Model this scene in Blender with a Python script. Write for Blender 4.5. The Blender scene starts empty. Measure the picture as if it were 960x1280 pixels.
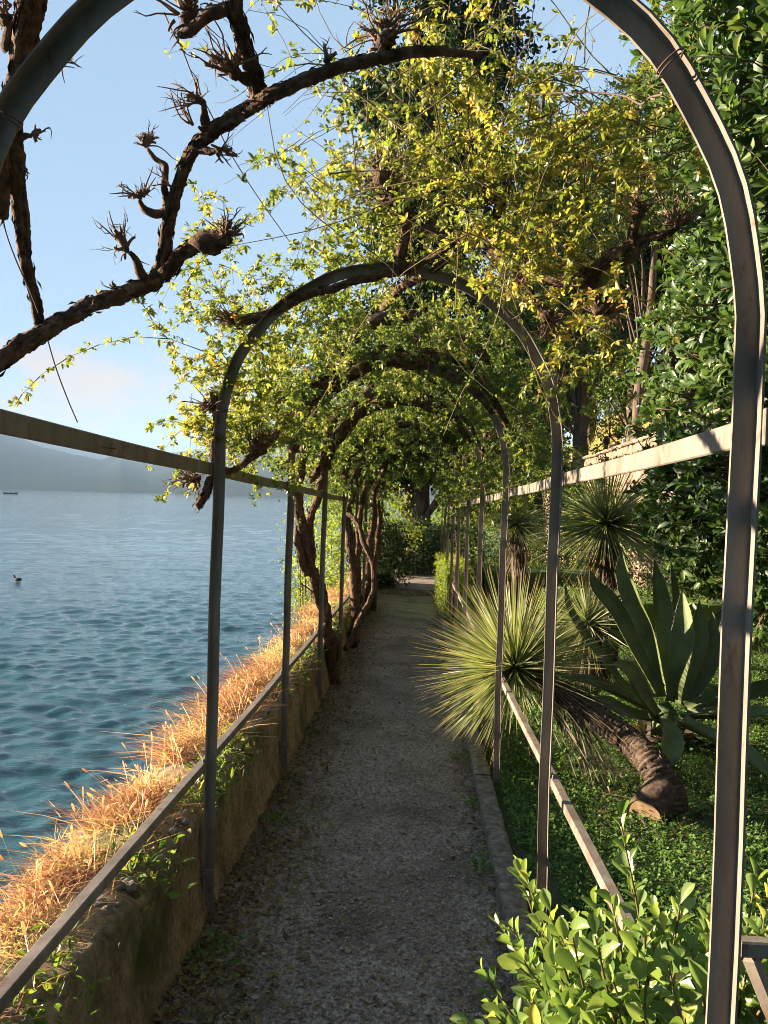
import bpy, math, random
import numpy as np
from mathutils import Vector, Matrix
R = math.radians
rng = np.random.default_rng(7)
random.seed(7)
sc = bpy.context.scene
COL = sc.collection

# ------------------------------------------------------------------ camera, world, sun
F, CX, CY = 960.0, 480.0, 640.0
CAM = np.array([0.0, 0.0, 1.65])
YAW, PITCH, ROLL = R(2.55), R(-0.98), R(1.72)
f0 = np.array([-math.sin(YAW) * math.cos(PITCH), math.cos(YAW) * math.cos(PITCH), math.sin(PITCH)])
r0 = np.array([math.cos(YAW), math.sin(YAW), 0.0])
u0 = np.cross(r0, f0)
cr = math.cos(ROLL) * r0 + math.sin(ROLL) * u0
cu = math.cos(ROLL) * u0 - math.sin(ROLL) * r0
cam = bpy.data.cameras.new('camera')
cam.sensor_fit = 'VERTICAL'; cam.sensor_height = 36.0; cam.lens = 36.0 * F / 1280.0
cam.clip_start = 0.05; cam.clip_end = 30000
co = bpy.data.objects.new('camera', cam); COL.objects.link(co)
M = Matrix(((cr[0], cu[0], -f0[0], CAM[0]), (cr[1], cu[1], -f0[1], CAM[1]), (cr[2], cu[2], -f0[2], CAM[2]), (0, 0, 0, 1)))
co.matrix_world = M
sc.camera = co

SUN_EL, SUN_LEFT = R(12.5), R(79)          # the sun stands left of the path axis and a little ahead
SUN = np.array([-math.sin(SUN_LEFT) * math.cos(SUN_EL), math.cos(SUN_LEFT) * math.cos(SUN_EL), math.sin(SUN_EL)])
SUN_ROT = -SUN_LEFT
W = bpy.data.worlds.new('World'); sc.world = W; W.use_nodes = True
nt = W.node_tree
sky = nt.nodes.new('ShaderNodeTexSky'); sky.sky_type = 'NISHITA'; sky.sun_disc = False
sky.sun_elevation = SUN_EL; sky.sun_rotation = SUN_ROT
sky.altitude = 4200; sky.air_density = 1.0; sky.dust_density = 0.12; sky.ozone_density = 1.2
bg = nt.nodes['Background']; bg.inputs['Strength'].default_value = 0.05
# a thin even veil of high haze pales the whole dome alike
veil = nt.nodes.new('ShaderNodeMixRGB'); veil.inputs[0].default_value = 0.88; veil.inputs[2].default_value = (0.98, 1.46, 2.06, 1)
nt.links.new(sky.outputs[0], veil.inputs[1]); SKYOUT = veil.outputs[0]
# warm low cumulus banks round the horizon, mixed into the sky by direction
tc = nt.nodes.new('ShaderNodeTexCoord')
sep = nt.nodes.new('ShaderNodeSeparateXYZ'); nt.links.new(tc.outputs['Generated'], sep.inputs[0])
mp = nt.nodes.new('ShaderNodeMapping'); mp.inputs['Scale'].default_value = (1, 1, 1.9); mp.inputs['Location'].default_value = (0.37, 0.9, 0.1)
nt.links.new(tc.outputs['Generated'], mp.inputs[0])
nz = nt.nodes.new('ShaderNodeTexNoise'); nz.inputs['Scale'].default_value = 5.5; nz.inputs['Detail'].default_value = 9; nz.inputs['Roughness'].default_value = 0.58
nt.links.new(mp.outputs[0], nz.inputs['Vector'])
cr1 = nt.nodes.new('ShaderNodeValToRGB'); cr1.color_ramp.elements[0].position = 0.50; cr1.color_ramp.elements[1].position = 0.66
nt.links.new(nz.outputs[0], cr1.inputs[0])
cr2 = nt.nodes.new('ShaderNodeValToRGB')
e = cr2.color_ramp.elements
e[0].position = 0.02; e[0].color = (0, 0, 0, 1); e[1].position = 0.22; e[1].color = (0, 0, 0, 1)
k = e.new(0.06); k.color = (1, 1, 1, 1); k = e.new(0.13); k.color = (.8, .8, .8, 1)
nt.links.new(sep.outputs[2], cr2.inputs[0])
mu = nt.nodes.new('ShaderNodeMath'); mu.operation = 'MULTIPLY'
nt.links.new(cr1.outputs[0], mu.inputs[0]); nt.links.new(cr2.outputs[0], mu.inputs[1])
mu2 = nt.nodes.new('ShaderNodeMath'); mu2.operation = 'MULTIPLY'; mu2.inputs[1].default_value = 0.8
nt.links.new(mu.outputs[0], mu2.inputs[0])
# one warm cumulus bank over the far shore, left of the path
cd0 = nt.nodes.new('ShaderNodeMapping'); cd0.vector_type = 'POINT'
_d = f0 + (105 - CX) / F * cr - (478 - CY) / F * cu; _d = _d / np.linalg.norm(_d)
cd0.inputs['Location'].default_value = (-_d[0] * 6.5, -_d[1] * 6.5, -_d[2] * 13); cd0.inputs['Scale'].default_value = (6.5, 6.5, 13)
nt.links.new(tc.outputs['Generated'], cd0.inputs[0])
ln = nt.nodes.new('ShaderNodeVectorMath'); ln.operation = 'LENGTH'; nt.links.new(cd0.outputs[0], ln.inputs[0])
nz2 = nt.nodes.new('ShaderNodeTexNoise'); nz2.inputs['Scale'].default_value = 13; nz2.inputs['Detail'].default_value = 9; nz2.inputs['Roughness'].default_value = 0.6
mp2 = nt.nodes.new('ShaderNodeMapping'); mp2.inputs['Scale'].default_value = (1, 1, 1.7); nt.links.new(tc.outputs['Generated'], mp2.inputs[0]); nt.links.new(mp2.outputs[0], nz2.inputs['Vector'])
sb = nt.nodes.new('ShaderNodeMath'); sb.operation = 'MULTIPLY_ADD'; sb.inputs[1].default_value = -0.42; sb.inputs[2].default_value = 0.31
nt.links.new(ln.outputs['Value'], sb.inputs[0])
ad = nt.nodes.new('ShaderNodeMath'); ad.operation = 'ADD'; nt.links.new(sb.outputs[0], ad.inputs[0]); nt.links.new(nz2.outputs[0], ad.inputs[1])
cr3 = nt.nodes.new('ShaderNodeValToRGB'); cr3.color_ramp.elements[0].position = 0.50; cr3.color_ramp.elements[1].position = 0.72; cr3.color_ramp.elements[1].color = (.8, .8, .8, 1)
nt.links.new(ad.outputs[0], cr3.inputs[0])
mm = nt.nodes.new('ShaderNodeMath'); mm.operation = 'MAXIMUM'; nt.links.new(cr3.outputs[0], mm.inputs[0]); nt.links.new(mu2.outputs[0], mm.inputs[1])
mu2 = mm
mx = nt.nodes.new('ShaderNodeMixRGB'); mx.inputs[2].default_value = (2.35, 1.7, 1.35, 1)
nt.links.new(mu2.outputs[0], mx.inputs[0]); nt.links.new(SKYOUT, mx.inputs[1]); nt.links.new(mx.outputs[0], bg.inputs[0])

sl = bpy.data.lights.new('sun', 'SUN'); sl.energy = 5.0; sl.angle = R(0.53); sl.color = (1.0, 0.79, 0.56)
so = bpy.data.objects.new('sun', sl); COL.objects.link(so)
so.rotation_euler = Vector(SUN).to_track_quat('Z', 'Y').to_euler()
sc.view_settings.view_transform = 'Standard'; sc.view_settings.look = 'None'
sc.view_settings.exposure = 3.0; sc.view_settings.gamma = 1.0
sc.cycles.use_denoising = True; sc.cycles.filter_width = 1.0
sc.cycles.max_bounces = 7; sc.cycles.diffuse_bounces = 4; sc.cycles.glossy_bounces = 3
sc.cycles.transmission_bounces = 4; sc.cycles.transparent_max_bounces = 6; sc.cycles.volume_bounces = 0
sc.cycles.caustics_reflective = False; sc.cycles.caustics_refractive = False

# ------------------------------------------------------------------ helpers
SLOPE = -0.0208
def G(y): return SLOPE * np.clip(y, -4, 26)
def P(px, py, d):
    """the point of the place seen at photo pixel (px, py), d metres down the path"""
    v = f0 + (px - CX) / F * cr - (py - CY) / F * cu
    return CAM + v * (d / v[1])
def PX(p):
    """photo pixel of points (N,3), and depth"""
    q = np.asarray(p, float) - CAM
    z = q @ f0
    zz = np.where(np.abs(z) < 1e-6, 1e-6, z)
    return CX + F * (q @ cr) / zz, CY - F * (q @ cu) / zz, z
def nrm(a):
    a = np.asarray(a, float)
    return a / np.maximum(np.linalg.norm(a, axis=-1, keepdims=True), 1e-9)

def _h(i, j, k, s):
    n = (i * 374761393 + j * 668265263 + k * 2147483647 + s * 974634777) & 0xFFFFFFFF
    n = ((n ^ (n >> 13)) * 1274126177) & 0xFFFFFFFF
    n = ((n ^ (n >> 16)) * 2246822519) & 0xFFFFFFFF
    return ((n ^ (n >> 15)) & 0xFFFF) / 65535.0
def vn(p, scale=1.0, seed=0):
    """value noise in 0..1 at points (N,3)"""
    q = np.asarray(p, float) * scale
    i = np.floor(q).astype(np.int64); f = q - i; f = f * f * (3 - 2 * f)
    r = 0
    for a in (0, 1):
        for b in (0, 1):
            for c in (0, 1):
                w = (f[:, 0] if a else 1 - f[:, 0]) * (f[:, 1] if b else 1 - f[:, 1]) * (f[:, 2] if c else 1 - f[:, 2])
                r = r + w * _h(i[:, 0] + a, i[:, 1] + b, i[:, 2] + c, seed)
    return r
def fbm(p, scale=1.0, oct=4, seed=0):
    r = 0; a = 0.5; t = 0
    for o in range(oct):
        r = r + a * vn(p, scale * 2 ** o, seed + o); t += a; a *= 0.5
    return r / t

class Geo:
    def __init__(s): s.v = []; s.f = []; s.n = 0; s.var = []; s.t = []
    def add(s, V, Fs, var=0.5, t=0.0):
        V = np.asarray(V, float).reshape(-1, 3)
        if not isinstance(Fs, (list, tuple)) or (len(Fs) and np.isscalar(Fs[0])): Fs = [Fs]
        s.v.append(V)
        for f in Fs:
            f = np.asarray(f, np.int64)
            if f.size: s.f.append(f + s.n)
        s.n += len(V)
        s.var.append(np.broadcast_to(np.asarray(var, float), (len(V),)))
        s.t.append(np.broadcast_to(np.asarray(t, float), (len(V),)))
        return s
    def mesh(s, name, origin=(0, 0, 0), smooth=True):
        me = bpy.data.meshes.new(name)
        V = np.concatenate(s.v) - np.asarray(origin, float)
        loops = np.concatenate([f.ravel() for f in s.f]); cnt = np.concatenate([np.full(len(f), f.shape[1]) for f in s.f])
        me.vertices.add(len(V)); me.vertices.foreach_set('co', V.astype(np.float32).ravel())
        me.loops.add(len(loops)); me.loops.foreach_set('vertex_index', loops.astype(np.int32))
        me.polygons.add(len(cnt))
        st = np.concatenate([[0], np.cumsum(cnt)[:-1]])
        me.polygons.foreach_set('loop_start', st.astype(np.int32))
        me.polygons.foreach_set('use_smooth', np.full(len(cnt), smooth, bool))
        for nm, d in (('var', s.var), ('t', s.t)):
            a = me.attributes.new(nm, 'FLOAT', 'POINT'); a.data.foreach_set('value', np.concatenate(d).astype(np.float32))
        me.update(calc_edges=True); me.validate()
        return me

def link(name, me, mat=None, parent=None):
    o = bpy.data.objects.new(name, me); COL.objects.link(o)
    if mat is not None and me is not None and not me.materials: me.materials.append(mat)
    if parent is not None: o.parent = parent
    return o
def obj(name, g, mat, parent=None, origin=(0, 0, 0), smooth=True, kind=None):
    o = link(name, g.mesh(name, origin, smooth), mat, parent)
    if parent is None: o.location = origin
    if kind: o['kind'] = kind
    return o
def tag(o, label=None, cat=None, group=None, kind=None):
    if label: o['label'] = label
    if cat: o['category'] = cat
    if group: o['group'] = group
    if kind: o['kind'] = kind
    return o
def thing(name, label, cat, loc, group=None):
    o = bpy.data.objects.new(name, None); COL.objects.link(o); o.location = Vector(loc)
    o.empty_display_size = 0.1
    return tag(o, label, cat, group)
def structure(name, g, mat, smooth=True):
    return obj(name, g, mat, kind='structure', smooth=smooth)

def grid_faces(nu, nv, wrap=False):
    i, j = np.meshgrid(np.arange(nu - 1), np.arange(nv if wrap else nv - 1), indexing='ij')
    j2 = (j + 1) % nv
    return np.stack([i * nv + j, (i + 1) * nv + j, (i + 1) * nv + j2, i * nv + j2], -1).reshape(-1, 4)
def box(g, lo, hi, var=0.5, jit=0.0):
    lo = np.asarray(lo, float); hi = np.asarray(hi, float)
    V = np.array([[(lo, hi)[a][0], (lo, hi)[b][1], (lo, hi)[c][2]] for a in (0, 1) for b in (0, 1) for c in (0, 1)])
    if jit: V = V + rng.normal(0, jit, V.shape)
    return g.add(V, np.array([[0, 1, 3, 2], [4, 6, 7, 5], [0, 4, 5, 1], [2, 3, 7, 6], [0, 2, 6, 4], [1, 5, 7, 3]]), var)
def bbox(g, lo, hi, b=0.008, var=0.5, jit=0.0):
    """a box with bevelled edges"""
    lo = np.asarray(lo, float); hi = np.asarray(hi, float); c = (lo + hi) / 2; h = (hi - lo) / 2
    b = min(b, h.min() * 0.6)
    V = []
    for sx in (-1, 1):
        for sy in (-1, 1):
            for sz in (-1, 1):
                for ax in range(3):
                    d = h - b; d[ax] += b
                    V.append(c + np.array([sx, sy, sz]) * d)
    V = np.array(V)
    if jit: V = V + np.repeat(rng.normal(0, jit, (8, 3)), 3, 0)
    idx = lambda sx, sy, sz, ax: (((sx > 0) * 4 + (sy > 0) * 2 + (sz > 0)) * 3 + ax)
    Q = []; Tt = []
    for ax in range(3):
        o1, o2 = [(1, 2), (2, 0), (0, 1)][ax]
        for s in (-1, 1):
            loop = []
            for a, b2 in ((-1, -1), (1, -1), (1, 1), (-1, 1)):
                sg = [0, 0, 0]; sg[ax] = s; sg[o1] = a; sg[o2] = b2; loop.append(idx(*sg, ax))
            Q.append(loop if s > 0 else loop[::-1])
        for a in (-1, 1):
            for b2 in (-1, 1):
                s1 = [0, 0, 0]; s2 = [0, 0, 0]
                s1[ax] = -1; s2[ax] = 1; s1[o1] = s2[o1] = a; s1[o2] = s2[o2] = b2
                Q.append([idx(*s1, o1), idx(*s2, o1), idx(*s2, o2), idx(*s1, o2)])
    for sx in (-1, 1):
        for sy in (-1, 1):
            for sz in (-1, 1): Tt.append([idx(sx, sy, sz, 0), idx(sx, sy, sz, 1), idx(sx, sy, sz, 2)])
    return g.add(V, [np.array(Q), np.array(Tt)], var)

def smooth_path(pts, n):
    p = np.asarray(pts, float)
    if len(p) == 2: 
        t = np.linspace(0, 1, n)[:, None]; return p[0] * (1 - t) + p[1] * t
    q = np.vstack([2 * p[0] - p[1], p, 2 * p[-1] - p[-2]])
    u = np.linspace(0, len(p) - 1 - 1e-9, n); i = u.astype(int); t = (u - i)[:, None]
    a, b, c, d = q[i], q[i + 1], q[i + 2], q[i + 3]
    return 0.5 * (2 * b + (c - a) * t + (2 * a - 5 * b + 4 * c - d) * t ** 2 + (3 * b - a - 3 * c + d) * t ** 3)
def frames(p):
    T = nrm(np.gradient(p, axis=0)); N = np.zeros_like(p)
    a = np.array([0, 0, 1.0]) if abs(T[0, 2]) < 0.9 else np.array([1.0, 0, 0])
    n = nrm(np.cross(T[0], a)); N[0] = n
    for i in range(1, len(p)):
        n = n - T[i] * (n @ T[i]); n = n / max(np.linalg.norm(n), 1e-9); N[i] = n
    return T, N, np.cross(T, N)
def tube(g, pts, r, n=None, ns=8, ridge=0.0, wob=0.0, seed=0, var=0.5, cap=True):
    """a tapering limb through pts; ridge gives bark furrows, wob makes it gnarled"""
    pts = np.asarray(pts, float)
    n = n or max(2, len(pts))
    p = smooth_path(pts, n) if n != len(pts) or len(pts) > 2 else pts
    n = len(p)
    r = np.asarray(r, float); rr = np.full(n, float(r)) if r.ndim == 0 else np.interp(np.linspace(0, 1, n), np.linspace(0, 1, len(r)), r)
    if wob:
        q = p * (0.35 / max(rr.mean(), 1e-4))
        off = np.stack([vn(q, 0.3, seed + 5 + k) - 0.5 + .45 * (vn(q, 0.9, seed + 15 + k) - 0.5) for k in range(3)], -1)
        p = p + off * wob * rr[:, None] * 2 * np.minimum(1, np.minimum(np.arange(n), np.arange(n)[::-1]) / 3)[:, None]
    T, N, B = frames(p)
    a = np.linspace(0, 2 * np.pi, ns, endpoint=False)
    rad = np.repeat(rr[:, None], ns, 1)
    if ridge:
        L = np.concatenate([[0], np.cumsum(np.linalg.norm(np.diff(p, axis=0), axis=1))])
        q = np.stack([np.cos(a)[None] * 1.6 + 0 * L[:, None], np.sin(a)[None] * 1.6 + 0 * L[:, None], (L / max(rr.mean(), 1e-4) * 0.18)[:, None] + 0 * a[None]], -1).reshape(-1, 3)
        nzv = vn(q, 1.5, seed) * 0.40 + vn(q * [1, 1, 0.8], 3.6, seed + 1) * 0.38 + vn(q * [1, 1, 2.2], 7.0, seed + 2) * 0.22
        rad = rad * (1 + ridge * 2.6 * (nzv.reshape(n, ns) - 0.5))
        if np.ndim(var) == 0: var = np.clip((nzv - .5) * 1.6 + .5, 0, 1)
    V = p[:, None] + rad[..., None] * (np.cos(a)[None, :, None] * N[:, None] + np.sin(a)[None, :, None] * B[:, None])
    Fq = grid_faces(n, ns, True)[:, ::-1]
    Fs = [Fq]
    if cap: 
        Fs.append(np.array([np.arange(ns)[::-1]])) ; Fs.append(np.array([np.arange(ns) + (n - 1) * ns]))
    g.add(V.reshape(-1, 3), Fs, var, np.repeat(np.linspace(0, 1, n), ns))
    return p

# leaf templates: u along, v across, w out of the plane
def leaf_tmpl(kind):
    if kind == 'small':       # 4 verts, folded
        V = np.array([[0, 0, 0], [0.5, 0.5, 0.10], [1, 0, -0.06], [0.5, -0.5, 0.10]]); Fq = [np.array([[0, 2, 1], [0, 3, 2]])]
    elif kind == 'mid':       # 7 verts
        V = np.array([[0, 0, 0], [0.33, 0.42, 0.09], [0.33, 0, 0], [0.33, -0.42, 0.09], [0.72, 0.38, 0.03], [0.72, 0, -0.05], [0.72, -0.38, 0.03], [1, 0, -0.16]])
        Fq = [np.array([[0, 2, 1], [0, 3, 2], [4, 5, 7], [5, 6, 7]]), np.array([[1, 2, 5, 4], [2, 3, 6, 5]])]
    else:                     # 'big' obovate leaf
        u = np.array([0.0, 0.12, 0.32, 0.55, 0.76, 0.91, 1.0]); w = np.array([0.04, 0.12, 0.30, 0.46, 0.50, 0.34, 0.05])
        V = []
        for a, b in zip(u, w):
            z = -0.20 * a * a + 0.02
            V += [[a, b, z + b * 0.28], [a, b * 0.5, z + b * 0.10], [a, 0, z], [a, -b * 0.5, z + b * 0.10], [a, -b, z + b * 0.28]]
        V = np.array(V); Fq = [grid_faces(len(u), 5)[:, ::-1]]
    return V, Fq
def leaves(g, pos, d, nor, L, Wd, kind='small', var=None, bend=None):
    pos = np.asarray(pos, float); n = len(pos)
    if n == 0: return
    d = nrm(d); nor = np.asarray(nor, float); s = nrm(np.cross(nor, d)); m = np.cross(d, s)
    L = np.broadcast_to(np.asarray(L, float), (n,)); Wd = np.broadcast_to(np.asarray(Wd, float), (n,))
    V, Fs = leaf_tmpl(kind); k = len(V)
    b = np.ones(n) if bend is None else bend
    out = pos[:, None] + V[None, :, 0:1] * (L[:, None, None] * d[:, None]) + V[None, :, 1:2] * (Wd[:, None, None] * s[:, None]) + (V[None, :, 2:3] * b[:, None, None]) * (L[:, None, None] * m[:, None])
    var = rng.random(n) if var is None else np.broadcast_to(np.asarray(var, float), (n,))
    off = (np.arange(n) * k)[:, None, None]
    g.add(out.reshape(-1, 3), [(f[None] + off).reshape(-1, f.shape[1]) for f in Fs], np.repeat(var, k), np.tile(V[:, 0], n))
def blades(g, pos, h, lean, wd, ns=3, var=None, curve=0.6, taper=True):
    """grass blades / strap leaves: pos (N,3), h length vectors (N,3), lean offset at the tip (N,3)"""
    pos = np.asarray(pos, float); n = len(pos); h = np.asarray(h, float); lean = np.asarray(lean, float)
    wd = np.broadcast_to(np.asarray(wd, float), (n,))
    ax = nrm(np.cross(h + 0.5 * lean, rng.normal(0, 1, (n, 3))))
    t = np.linspace(0, 1, ns + 1)
    c = pos[:, None] + t[None, :, None] * h[:, None] + (t ** (1 + curve))[None, :, None] * lean[:, None]
    w = (wd[:, None] * ((1 - t) ** 0.6 if taper else np.ones_like(t))[None] * 0.5 + 0.0002)[..., None] * ax[:, None]
    V = np.stack([c - w, c + w], 2).reshape(n, -1, 3)
    f = grid_faces(ns + 1, 2); k = 2 * (ns + 1)
    var = rng.random(n) if var is None else var
    g.add(V.reshape(-1, 3), [(f[None] + (np.arange(n) * k)[:, None, None]).reshape(-1, 4)], np.repeat(var, k), np.tile(np.repeat(t, 2), n))
def rand_dir(n, r=rng): return nrm(r.normal(0, 1, (n, 3)))
def blob(g, c, r, amp=0.25, sc_=1.0, seed=0, nu=10, nv=14, var=0.5):
    th = np.linspace(0.001, np.pi - 0.001, nu); ph = np.linspace(0, 2 * np.pi, nv, endpoint=False)
    d = np.stack([np.sin(th)[:, None] * np.cos(ph)[None], np.sin(th)[:, None] * np.sin(ph)[None], np.cos(th)[:, None] + 0 * ph[None]], -1).reshape(-1, 3)
    k = 1 + amp * 2 * (fbm(d + np.asarray(c) * 3, 1.8 * sc_, 3, seed) - 0.5)
    g.add(np.asarray(c) + d * np.asarray(r) * k[:, None], grid_faces(nu, nv, True), var)

# ------------------------------------------------------------------ materials
def new_mat(name):
    m = bpy.data.materials.new(name); m.use_nodes = True
    return m, m.node_tree, m.node_tree.nodes['Principled BSDF']
def ramp(t, cols, pos=None):
    n = t.nodes.new('ShaderNodeValToRGB'); el = n.color_ramp.elements
    pos = pos or np.linspace(0, 1, len(cols))
    el[0].position = pos[0]; el[0].color = (*cols[0], 1); el[1].position = pos[-1]; el[1].color = (*cols[-1], 1)
    for p_, c in list(zip(pos, cols))[1:-1]:
        q = el.new(p_); q.color = (*c, 1)
    return n
def attr(t, nm):
    a = t.nodes.new('ShaderNodeAttribute'); a.attribute_name = nm; return a.outputs['Fac']
def noise(t, scale, detail=5, rough=0.55, stretch=None, coord='Object'):
    c = t.nodes.new('ShaderNodeTexCoord'); v = c.outputs[coord]
    if stretch:
        m = t.nodes.new('ShaderNodeMapping'); m.inputs['Scale'].default_value = stretch; t.links.new(v, m.inputs[0]); v = m.outputs[0]
    n = t.nodes.new('ShaderNodeTexNoise'); n.inputs['Scale'].default_value = scale; n.inputs['Detail'].default_value = detail; n.inputs['Roughness'].default_value = rough
    t.links.new(v, n.inputs['Vector']); return n.outputs[0]
def bump(t, b, h, strength=0.4, dist=0.01):
    n = t.nodes.new('ShaderNodeBump'); n.inputs['Strength'].default_value = strength; n.inputs['Distance'].default_value = dist
    t.links.new(h, n.inputs['Height']); t.links.new(n.outputs[0], b.inputs['Normal']); return n
def leaf_mat(name, cols, pos=None, transl=0.35, rough=0.45, tip=None, spec=0.5, tcol=(1.0, 1.0, 0.55)):
    m, t, b = new_mat(name)
    rp = ramp(t, cols, pos); t.links.new(attr(t, 'var'), rp.inputs[0]); c = rp.outputs[0]
    if tip:
        x = t.nodes.new('ShaderNodeMixRGB'); x.inputs[2].default_value = (*tip[0], 1)
        r2 = ramp(t, [(0, 0, 0), (0, 0, 0), (1, 1, 1)], [0, tip[1], 1]); t.links.new(attr(t, 't'), r2.inputs[0])
        t.links.new(r2.outputs[0], x.inputs[0]); t.links.new(c, x.inputs[1]); c = x.outputs[0]
    t.links.new(c, b.inputs['Base Color']); b.inputs['Roughness'].default_value = rough; b.inputs['Specular IOR Level'].default_value = spec
    tr = t.nodes.new('ShaderNodeBsdfTranslucent')
    gm = t.nodes.new('ShaderNodeMixRGB'); gm.blend_type = 'MULTIPLY'; gm.inputs[0].default_value = 1; gm.inputs[2].default_value = (*tcol, 1)
    gn = t.nodes.new('ShaderNodeMixRGB'); gn.blend_type = 'MULTIPLY'; gn.inputs[0].default_value = 1; gn.inputs[2].default_value = (2.2, 2.2, 2.2, 1)
    t.links.new(c, gn.inputs[1]); t.links.new(gn.outputs[0], gm.inputs[1]); t.links.new(gm.outputs[0], tr.inputs[0])
    mix = t.nodes.new('ShaderNodeMixShader'); mix.inputs[0].default_value = transl
    t.links.new(b.outputs[0], mix.inputs[1]); t.links.new(tr.outputs[0], mix.inputs[2])
    t.links.new(mix.outputs[0], t.nodes['Material Output'].inputs['Surface'])
    return m
def rough_mat(name, cols, scale=8, pos=None, rough=0.85, bscale=40, bs=0.5, bd=0.01, stretch=None, detail=7, var=0.0, spec=0.3, patch=None):
    m, t, b = new_mat(name)
    h = noise(t, scale, detail, 0.62, stretch)
    rp = ramp(t, cols, pos or list(np.linspace(0.3, 0.7, len(cols)))); t.links.new(h, rp.inputs[0]); c = rp.outputs[0]
    if patch:
        xp = t.nodes.new('ShaderNodeMixRGB'); xp.inputs[2].default_value = (*patch[0], 1); rq = ramp(t, [(0, 0, 0), (patch[2],) * 3], [.45, .65]); t.links.new(noise(t, patch[1], 6, .6), rq.inputs[0])
        t.links.new(rq.outputs[0], xp.inputs[0]); t.links.new(c, xp.inputs[1]); c = xp.outputs[0]
    if var:
        x = t.nodes.new('ShaderNodeMixRGB'); x.blend_type = 'MULTIPLY'; x.inputs[0].default_value = var
        g2 = ramp(t, [(0.45, 0.42, 0.4), (1.3, 1.25, 1.2)]); t.links.new(attr(t, 'var'), g2.inputs[0])
        t.links.new(c, x.inputs[1]); t.links.new(g2.outputs[0], x.inputs[2]); c = x.outputs[0]
    t.links.new(c, b.inputs['Base Color']); b.inputs['Roughness'].default_value = rough; b.inputs['Specular IOR Level'].default_value = spec
    bump(t, b, noise(t, bscale, 6, 0.6, stretch), bs, bd)
    return m

M_metal, t, b = new_mat('weathered_grey_paint')
h1 = noise(t, 9, 8, 0.65, (1, 1, 0.25)); rp = ramp(t, [(0.105, 0.086, 0.071), (0.168, 0.145, 0.124), (0.24, 0.212, 0.185)], [0.32, 0.5, 0.70]); t.links.new(h1, rp.inputs[0])
h2 = noise(t, 21, 9, 0.72, (1, 1, .5)); r2 = ramp(t, [(0, 0, 0), (1, 1, 1)], [0.56, 0.68]); t.links.new(h2, r2.inputs[0])
x = t.nodes.new('ShaderNodeMixRGB'); x.inputs[2].default_value = (0.12, 0.055, 0.028, 1); t.links.new(r2.outputs[0], x.inputs[0]); t.links.new(rp.outputs[0], x.inputs[1])
t.links.new(x.outputs[0], b.inputs['Base Color']); b.inputs['Roughness'].default_value = 0.55; b.inputs['Specular IOR Level'].default_value = 0.25
bump(t, b, noise(t, 45, 8, .7), 0.5, 0.003)
M_bark = rough_mat('vine_bark', [(0.045, 0.028, 0.02), (0.115, 0.075, 0.052), (0.21, 0.15, 0.11)], 34, bscale=130, bs=1.0, bd=0.008, rough=0.95, var=.9, spec=.15)
M_twig = rough_mat('twig_bark', [(0.10, 0.06, 0.04), (0.2, 0.13, 0.09)], 30, bscale=120, bs=0.3, bd=0.002)
M_stem = rough_mat('young_stem', [(0.09, 0.07, 0.03), (0.14, 0.11, 0.045)], 30, bscale=120, bs=0.2, bd=0.002)
M_vine = leaf_mat('vine_leaf', [(0.03, 0.06, 0.014), (0.065, 0.11, 0.022), (0.14, 0.18, 0.035), (0.22, 0.225, 0.05), (0.44, 0.35, 0.07), (0.42, 0.24, 0.07)], [0, 0.25, 0.55, 0.78, 0.95, 1], 0.40, tcol=(1, .97, .6))
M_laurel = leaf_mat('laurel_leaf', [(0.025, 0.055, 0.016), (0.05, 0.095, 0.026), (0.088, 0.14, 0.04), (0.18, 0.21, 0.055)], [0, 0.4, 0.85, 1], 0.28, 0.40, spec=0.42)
M_pitto = leaf_mat('pittosporum_leaf', [(0.045, 0.09, 0.022), (0.10, 0.17, 0.045), (0.20, 0.27, 0.085), (0.40, 0.38, 0.07)], [0, 0.4, 0.9, 1], 0.3, 0.36)
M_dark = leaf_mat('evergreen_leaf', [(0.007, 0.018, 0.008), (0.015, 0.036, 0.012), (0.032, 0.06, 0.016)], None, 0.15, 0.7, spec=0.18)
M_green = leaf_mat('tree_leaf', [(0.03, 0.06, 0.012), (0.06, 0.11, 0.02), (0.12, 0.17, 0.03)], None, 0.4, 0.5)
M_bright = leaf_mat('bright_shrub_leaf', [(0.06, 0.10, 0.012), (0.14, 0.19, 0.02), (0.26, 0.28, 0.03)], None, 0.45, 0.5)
M_cover = leaf_mat('ground_cover_leaf', [(0.045, 0.11, 0.025), (0.085, 0.17, 0.04), (0.15, 0.25, 0.06)], None, 0.3, 0.7, spec=.25)
M_weed = leaf_mat('weed_leaf', [(0.04, 0.09, 0.015), (0.10, 0.17, 0.025), (0.2, 0.2, 0.04)], None, 0.35)
M_dry = leaf_mat('dry_grass', [(0.22, 0.11, 0.065), (0.40, 0.25, 0.145), (0.48, 0.35, 0.19), (0.40, 0.36, 0.15), (0.13, 0.19, 0.05)], [0, 0.3, 0.6, 0.85, 1], 0.4, 0.7, tcol=(1, 0.92, 0.72))
M_head = leaf_mat('seed_head', [(0.52, 0.34, 0.24), (0.68, 0.52, 0.38), (0.74, 0.60, 0.44)], None, 0.5, 0.8, tcol=(.8, 0.72, 0.58))
M_meadow = leaf_mat('dry_meadow', [(0.22, 0.20, 0.05), (0.38, 0.30, 0.10), (0.46, 0.36, 0.15)], None, 0.35, 0.8)
M_yucca = leaf_mat('yucca_leaf', [(0.08, 0.112, 0.05), (0.15, 0.18, 0.08), (0.28, 0.285, 0.14)], None, 0.25, 0.5, tip=((0.50, 0.32, 0.2), 0.86))
M_deadleaf = leaf_mat('dead_strap_leaf', [(0.03, 0.021, 0.013), (0.07, 0.05, 0.03), (0.15, 0.11, 0.065)], None, 0.1, 0.7)
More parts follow.
